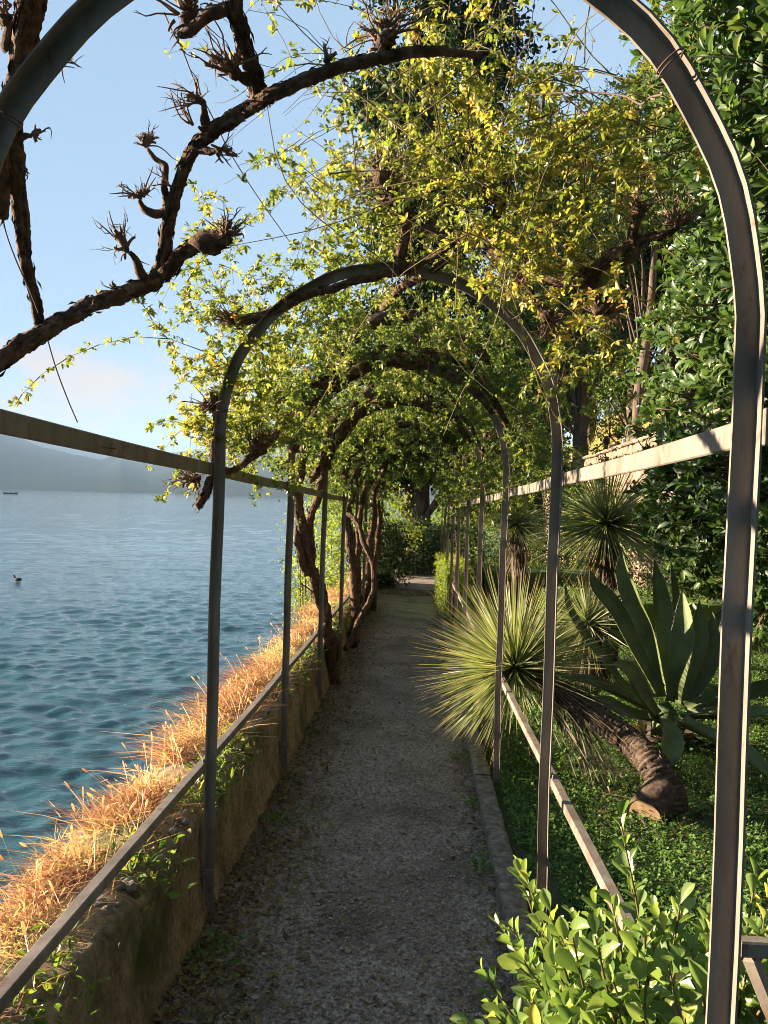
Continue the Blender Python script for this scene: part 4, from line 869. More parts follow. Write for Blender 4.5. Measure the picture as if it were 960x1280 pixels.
# ------------------------------------------------------------------ wires
def wire(label, pts, rad=.0022, n=60, twist=None):
    g = Geo(); p_ = [P(*q) for q in pts]; tube(g, p_, rad, n, 5)
    if twist:
        for (a, b_, rr) in twist:
            q0, q1 = P(*a), P(*b_); u = np.linspace(0, 1, 26)[:, None]; c = q0 + (q1 - q0) * u
            tube(g, c + rr * (np.cos(u * 19) * cr + np.sin(u * 19) * f0), rad, 26, 5)
    tag(obj('wire', g, M_wire), label, 'wire', 'tie wires of the pergola')
wire('long wire hanging from the vine spur down to the left upper rail', [(2, 250, 1.5), (6, 285, 1.5), (20, 325, 1.5), (38, 365, 1.55), (55, 410, 1.6), (70, 460, 1.7), (85, 500, 1.75), (97, 528, 1.78)], .0016)
wire('knotted wire slanting from the upper spur towards the second hoop', [(205, 15, 1.72), (217, 42, 1.75), (228, 62, 1.8), (245, 105, 1.86), (270, 155, 1.9), (290, 195, 2.1), (325, 250, 2.4), (362, 302, 2.8)], .0016, 60, [((216, 40, 1.75), (229, 66, 1.8), .005)])
wire('twisted dark wire dangling in the open sky beside the evergreen', [(638, -30, 2.2), (641, 10, 2.2), (643, 30, 2.2), (645, 70, 2.2), (640, 110, 2.25), (625, 150, 2.4), (600, 180, 2.6)], .0018, 60, [((636, 0, 2.2), (643, 24, 2.2), .007)])
wire('thin wire looped under the left upper rail', [(112, 548, 1.9), (118, 556, 1.9), (135, 560, 1.95), (145, 561, 1.95)], .0018, 20)
wire('brown tendril stretched from the first hoop to the yellow vine', [(828, 118, 1.36), (812, 122, 1.5), (800, 130, 1.7), (780, 120, 1.9), (745, 116, 2.0), (700, 116, 2.1), (655, 119, 2.2)], .0022, 60)
# ------------------------------------------------------------------ plants of the garden bed
def leaf_parts(parent, name, org, pos, d, nor, L, Wd, mat, variants, n_var=6, bend=None):
    """separate leaf objects that share a few meshes"""
    d = nrm(d); s = nrm(np.cross(nor, d)); m = np.cross(d, s)
    for i in range(len(pos)):
        o = bpy.data.objects.new(name, variants[i % len(variants)]); COL.objects.link(o); o.parent = parent
        l, w = float(L[i]), float(Wd[i])
        q = np.asarray(pos[i]) - np.asarray(org)
        o.matrix_local = Matrix(((d[i, 0] * l, s[i, 0] * w, m[i, 0] * l, q[0]), (d[i, 1] * l, s[i, 1] * w, m[i, 1] * l, q[1]), (d[i, 2] * l, s[i, 2] * w, m[i, 2] * l, q[2]), (0, 0, 0, 1)))
def leaf_variants(name, mat, kind, n, lo=0.0, hi=1.0, bend=(.6, 1.8)):
    out = []
    for i in range(n):
        g = Geo(); leaves(g, [[0, 0, 0]], [[1, 0, 0]], [[0, 0, 1]], 1, 1, kind, [lo + (hi - lo) * (i + .5) / n], np.array([rng.uniform(*bend)]))
        me = g.mesh(name); me.materials.append(mat); out.append(me)
    random.shuffle(out); return out
def split_nearest(pos, k):
    px, py, z = PX(pos); vis = (px > -10) & (px < 970) & (py > -10) & (py < 1290) & (z > 0.2)
    sc_ = np.where(vis, z, 1e6 + z); idx = np.argsort(sc_); sel = np.zeros(len(pos), bool); sel[idx[:k]] = True; return sel

def near_laurel():
    base = np.array([.78, 2.0, gy(2.0)]); root = thing('pittosporum_bush', 'bright leafy evergreen shoots in the near right corner in front of the hoop posts', 'bush', base); o = tuple(base)
    tips = [P(583, 1278, 1.9), P(612, 1255, 1.95), P(603, 1215, 2.05), P(640, 1160, 2.1), P(650, 1210, 1.95), P(688, 1140, 2.0), P(700, 1170, 1.95), P(722, 1160, 2.1), P(745, 1150, 2.1), P(775, 1022, 1.95), P(765, 1130, 1.9), P(800, 1170, 1.8), P(850, 1130, 2.0), P(830, 1165, 1.9), P(865, 1185, 1.9), P(700, 1235, 1.8), P(760, 1210, 1.75), P(820, 1230, 1.75), P(660, 1250, 1.8), P(880, 1220, 1.8), P(945, 1095, 2.1), P(955, 1150, 1.95), P(930, 1180, 2.0), P(955, 1215, 1.8), P(985, 1120, 2.1), P(620, 1270, 1.75), P(720, 1270, 1.7), P(790, 1265, 1.7), P(860, 1265, 1.7), P(1010, 1180, 1.9)]
    r2 = np.random.default_rng(5)
    for i in range(26): tips.append(P(r2.uniform(650, 880), r2.uniform(1165, 1290), r2.uniform(1.42, 1.68)))
    for i in range(100): tips.append(base + np.array([r2.uniform(-.5, .7), r2.uniform(-.25, .5), r2.uniform(.28, .58)]))
    gs = Geo(); PO, DI, NO, LE, VA = [], [], [], [], []
    for i, tp in enumerate(tips):
        tp = np.asarray(tp); b_ = base + (tp - base) * [.45, .4, 0] + r2.normal(0, .05, 3) * [1, 1, 0]; b_[0] = max(b_[0], .44)
        m = b_ * .4 + tp * .6 + np.array([(b_ - tp)[0] * .15, (b_ - tp)[1] * .15, -.03]) + r2.normal(0, .015, 3)
        p_ = tube(gs, [b_, m, tp], [.0055, .0042, .0022], 16, 6)
        n = 17 if i != 9 else 20; tt = np.linspace(.30, 1, n) ** .8
        q = np.stack([np.interp(tt * 15, np.arange(16), p_[:, k]) for k in range(3)], -1); T = nrm(np.gradient(q, axis=0))
        az = np.arange(n) * 2.4 + r2.uniform(0, 6); s = nrm(np.cross(T, [0.3, 1, .1])); s2 = np.cross(T, s)
        rad = np.cos(az)[:, None] * s + np.sin(az)[:, None] * s2
        opn = np.linspace(1.5, .35, n)[:, None] * r2.uniform(.7, 1.2, (n, 1))
        PO.append(q + rad * .004); DI.append(nrm(rad * opn + T)); NO.append(T * 1.0 - rad * .4 + r2.normal(0, .35, (n, 3))); LE.append(np.linspace(.072, .048, n) * r2.uniform(.65, 1.3, n)); VA.append(np.clip(np.linspace(.2, .75, n) + r2.normal(0, .17, n), 0, 1))
    PO, DI, NO, LE, VA = map(np.concatenate, (PO, DI, NO, LE, VA))
    obj('stems', gs, M_stem, root, o)
    sel = split_nearest(PO, 300); WI = LE * .56
    leaf_parts(root, 'leaf', o, PO[sel], DI[sel], NO[sel], LE[sel], WI[sel], M_pitto, leaf_variants('bush_leaf', M_pitto, 'big', 14, .05, .97, (.1, 2.6)))
    g = Geo(); r = ~sel; leaves(g, PO[r], DI[r], NO[r], LE[r], WI[r], 'big', VA[r]); obj('leaves', g, M_pitto, root, o, kind='stuff')
near_laurel()

def big_laurel():
    base = np.array([3.3, 6.6, 0.0]); root = thing('laurel_tree', 'tall glossy dark green laurel tree filling the right side behind the first hoop', 'tree', base); o = tuple(base)
    r2 = np.random.default_rng(8)
    ell = [((3.5, 6.9, 2.9), (1.55, 1.6, 2.2), 2600), ((3.1, 5.9, 4.9), (1.6, 1.5, 1.7), 2000), ((2.95, 5.4, 2.3), (1.0, 1.0, 1.5), 1700), ((3.6, 6.2, 6.4), (1.8, 1.6, 1.4), 700), ((2.45, 4.9, 4.5), (.95, .85, 1.3), 900), ((4.9, 7.5, 3.5), (1.8, 1.8, 3.0), 700), ((2.75, 5.6, 3.5), (.95, .9, 1.2), 1200), ((3.1, 7.0, 1.75), (1.05, .9, .95), 1300)]
    C, A = [], []
    for c, r, n in ell:
        d = rand_dir(n, r2); d = d[(d[:, 1] < .55)] ; k = 1 + .34 * (fbm(d * 2 + np.array(c), 2.2, 3, 4) - .5) * 2
        q = np.array(c) + d * np.array(r) * (k * np.clip(1.02 - np.abs(r2.normal(0, .10, len(d))), .5, 1.1))[:, None]; C.append(q); A.append(nrm(d / np.array(r)))
    C = np.concatenate(C); A = np.concatenate(A)
    # keep only what is not deep inside another lobe
    keep = np.ones(len(C), bool)
    for c, r, n in ell: keep &= (((C - np.array(c)) / np.array(r)) ** 2).sum(1) > .55
    C, A = C[keep], A[keep]; n = len(C); ax = nrm(A + [0, -.05, .45] + r2.normal(0, .35, (n, 3)))
    s = nrm(np.cross(ax, rand_dir(n, r2))); s2 = np.cross(ax, s); gs = Geo()
    PO, DI, NO, LE, VA = [], [], [], [], []; hue = .35 + .5 * (fbm(C, 1.2, 3, 3) - .5)
    for k in range(8):
        a = k * 2.4 + r2.uniform(0, .6, n); op = .5 + 1.6 * r2.random(n) if k < 6 else .25 + .4 * r2.random(n)
        rad = np.cos(a)[:, None] * s + np.sin(a)[:, None] * s2
        PO.append(C - ax * (.012 * k) + rad * .01); DI.append(nrm(ax + rad * op[:, None])); NO.append(ax - rad * .3 + r2.normal(0, .2, (n, 3))); LE.append(r2.uniform(.06, .125, n)); VA.append(np.clip(hue + r2.normal(0, .16, n) + (.25 if k >= 6 else 0), 0, 1))
    PO, DI, NO, LE, VA = map(np.concatenate, (PO, DI, NO, LE, VA))
    for i in range(0, n, 3):
        tube(gs, [C[i] - A[i] * .45 - UPV * .12, C[i] - ax[i] * .14, C[i]], [.010, .006, .004], 4, 4)
    obj('twigs', gs, M_twig, root, o, kind='stuff')
    g = Geo(); tube(g, [(3.3, 6.7, -.1), (3.35, 6.7, 1.4), (3.25, 6.6, 3.2), (3.2, 6.2, 5.2)], [.17, .13, .10, .05], 40, 10, .2, .3, 4)
    for (a, b_, c) in ((2.4, 4.9, 4.3), (2.6, 5.7, 2.2), (4.2, 6.6, 3.2), (3.0, 5.2, 5.8), (4.2, 6.3, 6.2), (2.9, 5.0, 2.0)): tube(g, [(3.3, 6.65, c * .45), ((3.3 + a) / 2, (6.65 + b_) / 2, c * .8), (a, b_, c)], [.07, .05, .02], 20, 7, .2, .3, int(a * 10))
    obj('trunk', g, M_trunk, root, o)
    WI = LE * .46; sel = split_nearest(PO, 300)
    leaf_parts(root, 'leaf', o, PO[sel], DI[sel], NO[sel], LE[sel], WI[sel], M_laurel, leaf_variants('laurel_leaf', M_laurel, 'big', 12, .02, .97, (.2, 2.4)))
    g = Geo(); r = ~sel; leaves(g, PO[r], DI[r], NO[r], LE[r], WI[r], 'mid', VA[r]); obj('leaves', g, M_laurel, root, o, kind='stuff')
    # shaded inner crown: older leaves inside the lobes
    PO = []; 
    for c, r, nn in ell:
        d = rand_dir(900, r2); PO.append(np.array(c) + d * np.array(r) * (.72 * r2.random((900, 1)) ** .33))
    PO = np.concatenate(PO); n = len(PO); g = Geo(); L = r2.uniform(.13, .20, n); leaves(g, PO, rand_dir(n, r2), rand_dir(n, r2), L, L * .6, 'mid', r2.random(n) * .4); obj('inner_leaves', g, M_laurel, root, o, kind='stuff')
big_laurel()

M_agave, t, b = new_mat('agave_leaf')
rp = ramp(t, [(0.055, 0.082, 0.034), (0.095, 0.13, 0.05), (0.16, 0.19, 0.075)], [.3, .5, .75]); t.links.new(noise(t, 5, 5, .6), rp.inputs[0])
x = t.nodes.new('ShaderNodeMixRGB'); x.inputs[2].default_value = (.30, .30, .16, 1); r2_ = ramp(t, [(0, 0, 0), (0, 0, 0), (1, 1, 1)], [0, .82, .97]); t.links.new(attr(t, 'var'), r2_.inputs[0]); t.links.new(r2_.outputs[0], x.inputs[0]); t.links.new(rp.outputs[0], x.inputs[1])  # pale margin: partly the leaf's own, mostly edge light put into the colour
x2 = t.nodes.new('ShaderNodeMixRGB'); x2.inputs[2].default_value = (.10, .06, .04, 1); r3_ = ramp(t, [(0, 0, 0), (0, 0, 0), (1, 1, 1)], [0, .95, 1]); t.links.new(attr(t, 't'), r3_.inputs[0]); t.links.new(r3_.outputs[0], x2.inputs[0]); t.links.new(x.outputs[0], x2.inputs[1])
t.links.new(x2.outputs[0], b.inputs['Base Color']); b.inputs['Roughness'].default_value = .55; b.inputs['Specular IOR Level'].default_value = .28; bump(t, b, noise(t, 26, 6), .3, .006)

def agave():
    c = P(832, 885, 5.6); base = np.array([c[0], c[1], float(bed_z(c[:1], c[1:2], c[None] * [1, 1, 0])[0])]); root = thing('agave', 'large grey green agave with broad upcurved leaves and pale edges behind the leaning yucca trunk', 'agave', base); o = tuple(base)
    D0 = 5.6
    L = [  # photo pixel tracks of each leaf (root ... tip), depths, width m, face direction
        ([(828, 870), (812, 800), (792, 755), (779, 715), (777, 687)], [5.6, 5.6, 5.6, 5.6, 5.55], .19, (-.45, -.9, .2)),
        ([(822, 862), (795, 815), (768, 765), (743, 735), (737, 712)], [5.55, 5.5, 5.45, 5.4, 5.4], .20, (.3, -.9, .35)),
        ([(832, 866), (828, 805), (823, 750), (817, 697)], [5.7, 5.75, 5.8, 5.8], .23, (.2, -1, .1)),
        ([(838, 862), (842, 800), (842, 750), (838, 700)], [5.75, 5.85, 5.9, 5.9], .15, (.5, -.8, .1)),
        ([(843, 878), (850, 830), (856, 785), (853, 736)], [5.5, 5.4, 5.4, 5.45], .24, (-.6, -.8, .1)),
        ([(850, 872), (862, 830), (872, 790), (874, 750)], [5.6, 5.6, 5.65, 5.7], .22, (.1, -1, .2)),
        ([(798, 874), (770, 845), (735, 800), (712, 762), (706, 728)], [5.5, 5.3, 5.2, 5.15, 5.15], .10, (.1, -.9, .6)),
        ([(778, 860), (765, 835), (758, 810), (760, 792)], [5.5, 5.45, 5.4, 5.4], .09, (-.2, -.9, .4)),
        ([(815, 888), (780, 872), (740, 855), (700, 846)], [5.5, 5.3, 5.1, 5.0], .16, (0, -.6, .9)),
        ([(812, 897), (785, 893), (760, 882), (738, 873)], [5.4, 5.2, 5.0, 4.9], .17, (0, -.7, .8)),
        ([(822, 897), (805, 872), (785, 840), (765, 828)], [5.3, 5.1, 5.0, 4.95], .20, (.5, -.9, .5)),
        ([(828, 898), (838, 915), (838, 940), (834, 962)], [5.3, 4.95, 4.75, 4.7], .20, (0, -.9, .5)),
        ([(858, 885), (900, 868), (928, 845), (938, 815), (932, 800)], [5.6, 5.6, 5.5, 5.45, 5.4], .18, (-.7, -.4, .6)),
        ([(856, 893), (890, 895), (930, 895), (985, 885)], [5.5, 5.3, 5.1, 5.0], .20, (0, -.5, .9)),
        ([(850, 900), (895, 925), (935, 950), (975, 985)], [5.4, 5.0, 4.7, 4.6], .20, (.1, -.5, .9)),
        ([(856, 880), (880, 840), (892, 800), (890, 765)], [5.7, 5.8, 5.9, 6.0], .22, (-.3, -1, .1)),
        ([(845, 870), (866, 825), (885, 790), (905, 760)], [5.8, 5.95, 6.1, 6.2], .20, (-.4, -1, .2)),
        ([(862, 888), (905, 880), (960, 860), (1010, 850)], [5.7, 5.8, 5.9, 6.0], .20, (0, -.5, .9)),
        ([(820, 868), (800, 830), (800, 790), (806, 760)], [5.8, 6.0, 6.1, 6.2], .20, (.2, -1, .2))]
    for i, (pts, dd, w, fc) in enumerate(L):
        p_ = smooth_path([P(a, b_, d) for (a, b_), d in zip(pts, dd)], 22); t_ = np.linspace(0, 1, 22)
        T = nrm(np.gradient(p_, axis=0)); fcw = fc[0] * cr - fc[1] * (-f0) * 1.0 + fc[2] * cu if False else fc[0] * np.array([1, 0, 0]) + np.array([0, fc[1], fc[2]])
        N = nrm(fcw[None] - T * (T @ fcw)[:, None]); S = np.cross(T, N)
        wp = np.interp(t_, [0, .1, .4, .62, .82, .95, 1], [.72, .62, .95, 1, .62, .2, .02]) * w * .34; th = np.interp(t_, [0, .15, .6, 1], [.045, .030, .014, .004]) * (w / .2)
        cup = .62 + .15 * np.sin(i)
        s = np.array([-1, -.96, -.5, 0, .5, .96, 1]); top = [p_ + S * (wp * a)[:, None] + N * (wp * cup * a * a)[:, None] for a in s]
        bot = [p_ + S * (wp * a)[:, None] + N * (wp * cup * a * a - th * (1 - a * a * .8))[:, None] for a in (.7, 0, -.7)]
        V = np.stack(top + bot, 1); k = V.shape[1]
        vv = np.tile(np.array([1, .8, .4, .3, .4, .8, 1, .4, .3, .4]), 22)
        g = Geo(); g.add(V.reshape(-1, 3), [grid_faces(22, k, True)], vv, np.repeat(t_, k))
        # marginal teeth
        for sd in (0, 6):
            for j in range(2, 19):
                q = V[j, sd]; out = S[j] * (-1 if sd == 0 else 1); l = .007
                g.add([q - T[j] * .006, q + T[j] * .006, q + out * l + T[j] * .003], np.array([[0, 1, 2]]), 1.0, 1.0)
        obj('leaf', g, M_agave, root, o)
    g = Geo(); blob(g, base + [0, 0, .16], (.09, .09, .14), .3, 1, 2); obj('heart', g, M_agave, root, o)
    g = Geo(); n = 60; blades(g, base + rng.normal(0, .12, (n, 3)) * [1, 1, 0] + [0, 0, .05], rand_dir(n) * .22 + [0, -.05, .02], rand_dir(n) * .05, .05, 3); obj('dead_leaves', g, M_deadleaf, root, o, kind='stuff')
agave()

def strap_variants(name, mat, n):
    out = []
    for i in range(n):
        g = Geo(); t_ = np.linspace(0, 1, 8); bendv = rng.uniform(-.02, .05) ; w = np.interp(t_, [0, .06, .7, 1], [1.6, .9, .6, .08]) * .5
        c = np.stack([t_, rng.normal(0, .015) * t_ ** 2, -bendv * t_ ** 2], -1)
        V = np.stack([c + np.stack([0 * w, w, .25 * w / 60], -1), c, c - np.stack([0 * w, w, -.25 * w / 60], -1)], 1)
        g.add(V.reshape(-1, 3), [grid_faces(8, 3)], (i + .5) / n, np.repeat(t_, 3)); me = g.mesh(name); me.materials.append(mat); out.append(me)
    random.shuffle(out); return out
def rosette(n, axis, r2, lo=-.55):
    d = rand_dir(n * 3, r2); d = d[(d @ axis) > lo][:n]; return d
def leaning_yucca():
    c = P(643, 836, 5.2); foot = np.array([1.42, 4.25, float(bed_z(np.array([1.42]), np.array([4.25]), np.zeros((1, 3)))[0])])
    root = thing('yucca', 'spiky sunlit yucca starburst on a thick leaning trunk beside the path', 'yucca', foot); o = tuple(foot)
    r2 = np.random.default_rng(12); g = Geo()
    tr = [foot + [.0, .05, -.05], P(838, 1000, 4.3), P(815, 955, 4.4), P(785, 925, 4.6), P(740, 893, 4.8), P(695, 862, 5.0), P(655, 842, 5.18)]
    # ringed trunk: leaf scars stacked along it
    p_ = smooth_path(tr, 260); u = np.linspace(0, 1, 260); rr = np.interp(u, [0, .2, .5, 1], [.092, .078, .070, .064]); T, N, B = frames(p_)
    a = np.linspace(0, 2 * np.pi, 22, endpoint=False); ring = .013 * (1 - ((u * 52) % 1))[:, None] + .016 * (fbm(np.stack([np.cos(a)[None] * 2 + 0 * u[:, None], np.sin(a)[None] * 2 + 0 * u[:, None], u[:, None] * 52 + 0 * a[None]], -1).reshape(-1, 3), 2.4, 3, 1).reshape(260, 22) - .5) * 2
    V = p_[:, None] + (rr[:, None] + ring)[..., None] * (np.cos(a)[None, :, None] * N[:, None] + np.sin(a)[None, :, None] * B[:, None])
    g.add(V.reshape(-1, 3), [grid_faces(260, 22, True)[:, ::-1], np.array([np.arange(22)])], .5); obj('trunk', g, M_ytrunk, root, o)
    g2 = Geo(); n = 900; i = r2.integers(8, 250, n); aa = r2.uniform(0, 6.28, n); od = np.cos(aa)[:, None] * N[i] + np.sin(aa)[:, None] * B[i]
    blades(g2, p_[i] + od * (rr[i] + .004)[:, None], (T[i] * .8 + od * r2.uniform(.1, .7, (n, 1))) * r2.uniform(.014, .040, (n, 1)), rand_dir(n, r2) * .006, r2.uniform(.008, .02, n), 2); obj('leaf_bases', g2, M_deadleaf, root, o, kind='stuff')
    # sawn stump of a second stem at the foot
    sp = [P(832, 985, 4.32), P(815, 1010, 4.25), P(806, 1022, 4.18)]
    g = Geo(); tube(g, sp, [.10, .105, .10], 12, 20, .10, .1, 5, cap=False); st = obj('stump', g, M_ytrunk, root, o)
    q = smooth_path(sp, 12); T, N, B = frames(q); cc = q[-1] + T[-1] * .002; V = [cc] + [cc + .099 * (math.cos(x_) * N[-1] + math.sin(x_) * B[-1]) for x_ in a]
    g = Geo(); g.add(V, np.array([[0, i + 1, (i + 1) % 22 + 1] for i in range(22)])); obj('cut_face', g, M_cut, st, o)
    g2 = Geo(); n = 140; q2 = foot + np.stack([r2.normal(-.05, .22, n), r2.normal(0, .22, n), r2.uniform(.02, .06, n)], -1); v2 = rand_dir(n, r2) * [1, 1, .12]; blades(g2, q2, v2 * r2.uniform(.06, .3, (n, 1)), rand_dir(n, r2) * .02, .010, 3); obj('fallen_straps', g2, M_deadleaf, root, o, kind='stuff')
    ax = nrm(np.array([-.35, .1, .55])); d = rosette(300, ax, r2, -.62); n = len(d)
    sv = strap_variants('yucca_leaf', M_yucca, 8); L = r2.uniform(.46, .66, n) * (1 + .22 * (d @ ax)); 
    leaf_parts(root, 'leaf', o, c + d * .035, d + [0, 0, .05], ax[None] - d * .2 + r2.normal(0, .2, (n, 3)), L, r2.uniform(.009, .0135, n), M_yucca, sv)
    g = Geo(); n = 900; d2 = rosette(n, ax, r2, -.55); n = len(d2); L = r2.uniform(.45, .72, n); blades(g, c + d2 * .03, d2 * L[:, None], rand_dir(n, r2) * .05 - [0, 0, .05], .010, 4); obj('inner_leaves', g, M_yucca, root, o, kind='stuff')
    g = Geo(); n = 170; uu = r2.uniform(.70, .97, n); b_ = np.stack([np.interp(uu, u, p_[:, k]) for k in range(3)], -1); rd = rand_dir(n, r2); ax2 = nrm(p_[130] - p_[255])
    h = (ax2 * .9 + rd * .55 + [0, 0, -.25]) * r2.uniform(.25, .5, (n, 1)); blades(g, b_ + rd * .05, h, rand_dir(n, r2) * .04 - [0, 0, .05], .011, 4); obj('dead_skirt', g, M_deadleaf, root, o, kind='stuff')
leaning_yucca()
def far_yucca(label, px, py, d, rad, seed, n):
    c = P(px, py, d); foot = np.array([c[0] + .05, c[1] + .02, float(bed_z(c[:1], c[1:2], c[None] * [1, 1, 0])[0])]); root = thing('yucca', label, 'yucca', foot); o = tuple(foot); r2 = np.random.default_rng(seed)
    g = Geo(); tube(g, [foot - [0, 0, .1], foot * .5 + c * .5 + [.05, 0, 0], c], [.13, .11, .10], 60, 12, .25, .2, seed); obj('trunk', g, M_ytrunk, root, o)
    g = Geo(); ax = nrm(np.array([0, -.15, 1.0])); dd = rosette(n, ax, r2, -.55); n = len(dd); L = rad * r2.uniform(.75, 1.1, n); blades(g, c + dd * .05, dd * L[:, None], rand_dir(n, r2) * .05 * rad - np.array([0, 0, .10 * rad]), .014 + .0005 * d, 4, r2.random(n) * .7); obj('leaves', g, M_yucca, root, o, kind='stuff')
    g = Geo(); m = 200; b_ = c + (foot - c) * r2.uniform(0, .5, (m, 1)); rd = rand_dir(m, r2) * [1, 1, .2]; blades(g, b_ + rd * .08, rd * .22 + [0, 0, -.5], rd * .05, .016, 3); obj('dead_skirt', g, M_deadleaf, root, o, kind='stuff')
far_yucca('round green yucca on a short trunk behind the agave below the stone wall', 758, 655, 8.6, .86, 21, 620)
far_yucca('small yucca between the right hoop posts near the far wall', 646, 655, 13.5, .62, 22, 420)
far_yucca('pale low yucca half hidden between the leaning yucca and the agave', 735, 780, 7.4, .50, 23, 260)

# ------------------------------------------------------------------ clipped hedges and shrubs
def hedge(name, label, cat, lo, hi, n, leaf, mat, seed, rough=.05):
    lo, hi = np.array(lo, float), np.array(hi, float); r2 = np.random.default_rng(seed); base = np.array([(lo[0] + hi[0]) / 2, (lo[1] + hi[1]) / 2, lo[2]]); root = thing(name, label, cat, base); o = tuple(base)
    g = Geo(); bbox(g, lo + .06, hi - .06, .05, jit=.02); obj('core', g, mat, root, o)
    u = r2.random((n, 3)); face = r2.choice(6, n, p=[.22, .18, .14, .22, .02, .22]); p_ = lo + u * (hi - lo)
    for k in range(6):
        m = face == k; p_[m, k % 3] = (hi if k >= 3 else lo)[k % 3] if k != 4 else hi[1]
    p_ += r2.normal(0, rough, (n, 3)) * .6; p_[:, 2] += (fbm(p_, 3, 3, seed) - .5) * rough * 2
    L = leaf * r2.uniform(.6, 1.3, n); g = Geo(); leaves(g, p_, rand_dir(n, r2) + [0, 0, .3], rand_dir(n, r2) + [0, -.3, .4], L, L * .6, 'small', np.clip(.5 + .8 * (fbm(p_, 2.5, 3, seed) - .5) + r2.normal(0, .15, n), 0, 1)); obj('leaves', g, mat, root, o, kind='stuff')
    return root
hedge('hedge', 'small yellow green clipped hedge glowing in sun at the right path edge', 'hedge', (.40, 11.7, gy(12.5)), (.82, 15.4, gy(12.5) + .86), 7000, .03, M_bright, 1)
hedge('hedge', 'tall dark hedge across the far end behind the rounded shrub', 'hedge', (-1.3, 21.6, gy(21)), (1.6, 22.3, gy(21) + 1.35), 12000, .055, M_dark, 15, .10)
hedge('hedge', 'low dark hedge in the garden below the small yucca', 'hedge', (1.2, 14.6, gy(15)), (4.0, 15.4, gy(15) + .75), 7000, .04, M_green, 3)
hedge('hedge', 'low shaded hedge across the bed behind the round yucca', 'hedge', (1.7, 9.8, gy(10)), (4.2, 10.5, gy(10) + .72), 7000, .035, M_green, 4)
def shrub(name, label, cat, c, r, n, leaf, mat, seed, flowers=0, group=None):
    c = np.array(c, float); r = np.array(r, float); base = np.array([c[0], c[1], c[2] - r[2]]); root = thing(name, label, cat, base, group); o = tuple(base); r2 = np.random.default_rng(seed)
    g = Geo()
    for i in range(7):
        d = nrm(r2.normal(0, 1, 3) + [0, 0, .8]); tube(g, [base + r2.normal(0, .05, 3) * [1, 1, 0], base + d * r * .5, c + d * r * .6], [.03, .02, .008], 8, 5)
    obj('stems', g, M_twig, root, o)
    k = max(12, n // 90); cd = rand_dir(k, r2); cc = c + cd * r * (.55 + .45 * r2.random((k, 1))); i = r2.integers(0, k, n)
    p_ = cc[i] + r2.normal(0, 1, (n, 3)) * r * .17; L = leaf * r2.uniform(.6, 1.3, n); hv = np.clip(.45 + .9 * (fbm(cc, 1.5, 3, seed) - .5), 0, 1)
    g = Geo(); leaves(g, p_, rand_dir(n, r2) + cd[i] * .5, rand_dir(n, r2) + cd[i] * .6 + [0, 0, .3], L, L * .55, 'small', np.clip(hv[i] + r2.normal(0, .15, n), 0, 1)); obj('leaves', g, mat, root, o, kind='stuff')
    for q in range(flowers):
        d = nrm(r2.normal(0, 1, 3) + [.5, -1, .1]); fc = c + d * r * 1.05; g = Geo(); m = 14; dd = rand_dir(m, r2) + d; leaves(g, fc + rand_dir(m, r2) * .015, dd, rand_dir(m, r2) + d, .05, .045, 'small'); obj('flower', g, M_petal, root, o)
    return root
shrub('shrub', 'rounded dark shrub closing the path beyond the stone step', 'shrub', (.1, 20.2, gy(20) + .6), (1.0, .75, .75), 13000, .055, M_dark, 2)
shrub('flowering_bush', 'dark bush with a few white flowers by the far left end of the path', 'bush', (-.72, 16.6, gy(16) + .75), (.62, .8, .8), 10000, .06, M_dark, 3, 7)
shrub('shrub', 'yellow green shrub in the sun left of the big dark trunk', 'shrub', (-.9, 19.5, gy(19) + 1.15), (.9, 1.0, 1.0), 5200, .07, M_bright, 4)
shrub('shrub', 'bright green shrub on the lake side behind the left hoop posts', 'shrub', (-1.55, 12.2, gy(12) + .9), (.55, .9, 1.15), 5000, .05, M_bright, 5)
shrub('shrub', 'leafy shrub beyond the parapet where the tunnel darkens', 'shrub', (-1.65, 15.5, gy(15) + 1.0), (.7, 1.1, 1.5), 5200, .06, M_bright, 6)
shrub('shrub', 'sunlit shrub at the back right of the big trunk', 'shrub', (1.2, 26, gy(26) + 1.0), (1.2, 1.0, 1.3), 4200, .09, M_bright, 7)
shrub('shrub', 'round green shrub behind the clipped yellow hedge', 'shrub', (1.25, 19, gy(19) + .8), (.7, .8, .9), 3800, .06, M_green, 8)
shrub('shrub', 'green bush on the slope between the two hillside trunks', 'shrub', P(765, 495, 29), (2.2, 1.8, 1.5), 4500, .13, M_bright, 9)
shrub('shrub', 'dark bush hugging the foot of the retaining wall', 'shrub', (3.7, 12.5, gy(12) + .9), (.75, 1.6, 1.0), 4200, .06, M_green, 10)

shrub('shrub', 'tall dark shrub against the stone wall left of the round yucca', 'shrub', (3.9, 17.5, gy(17) + 1.3), (.7, 1.9, 1.5), 6000, .07, M_green, 11)
shrub('shrub', 'ivy dark bush covering the far end of the stone wall', 'shrub', (4.0, 22.5, gy(22) + 1.5), (.8, 2.4, 1.7), 6500, .08, M_dark, 12)
shrub('shrub', 'mid green shrub under the small yucca by the hoop posts', 'shrub', (2.6, 20.5, gy(20) + .9), (.9, .9, 1.1), 4500, .07, M_green, 13)
shrub('shrub', 'green thicket closing the garden behind the low hedges', 'shrub', (3.2, 28.5, gy(26) + 1.3), (1.6, 1.2, 1.9), 7000, .10, M_green, 14)
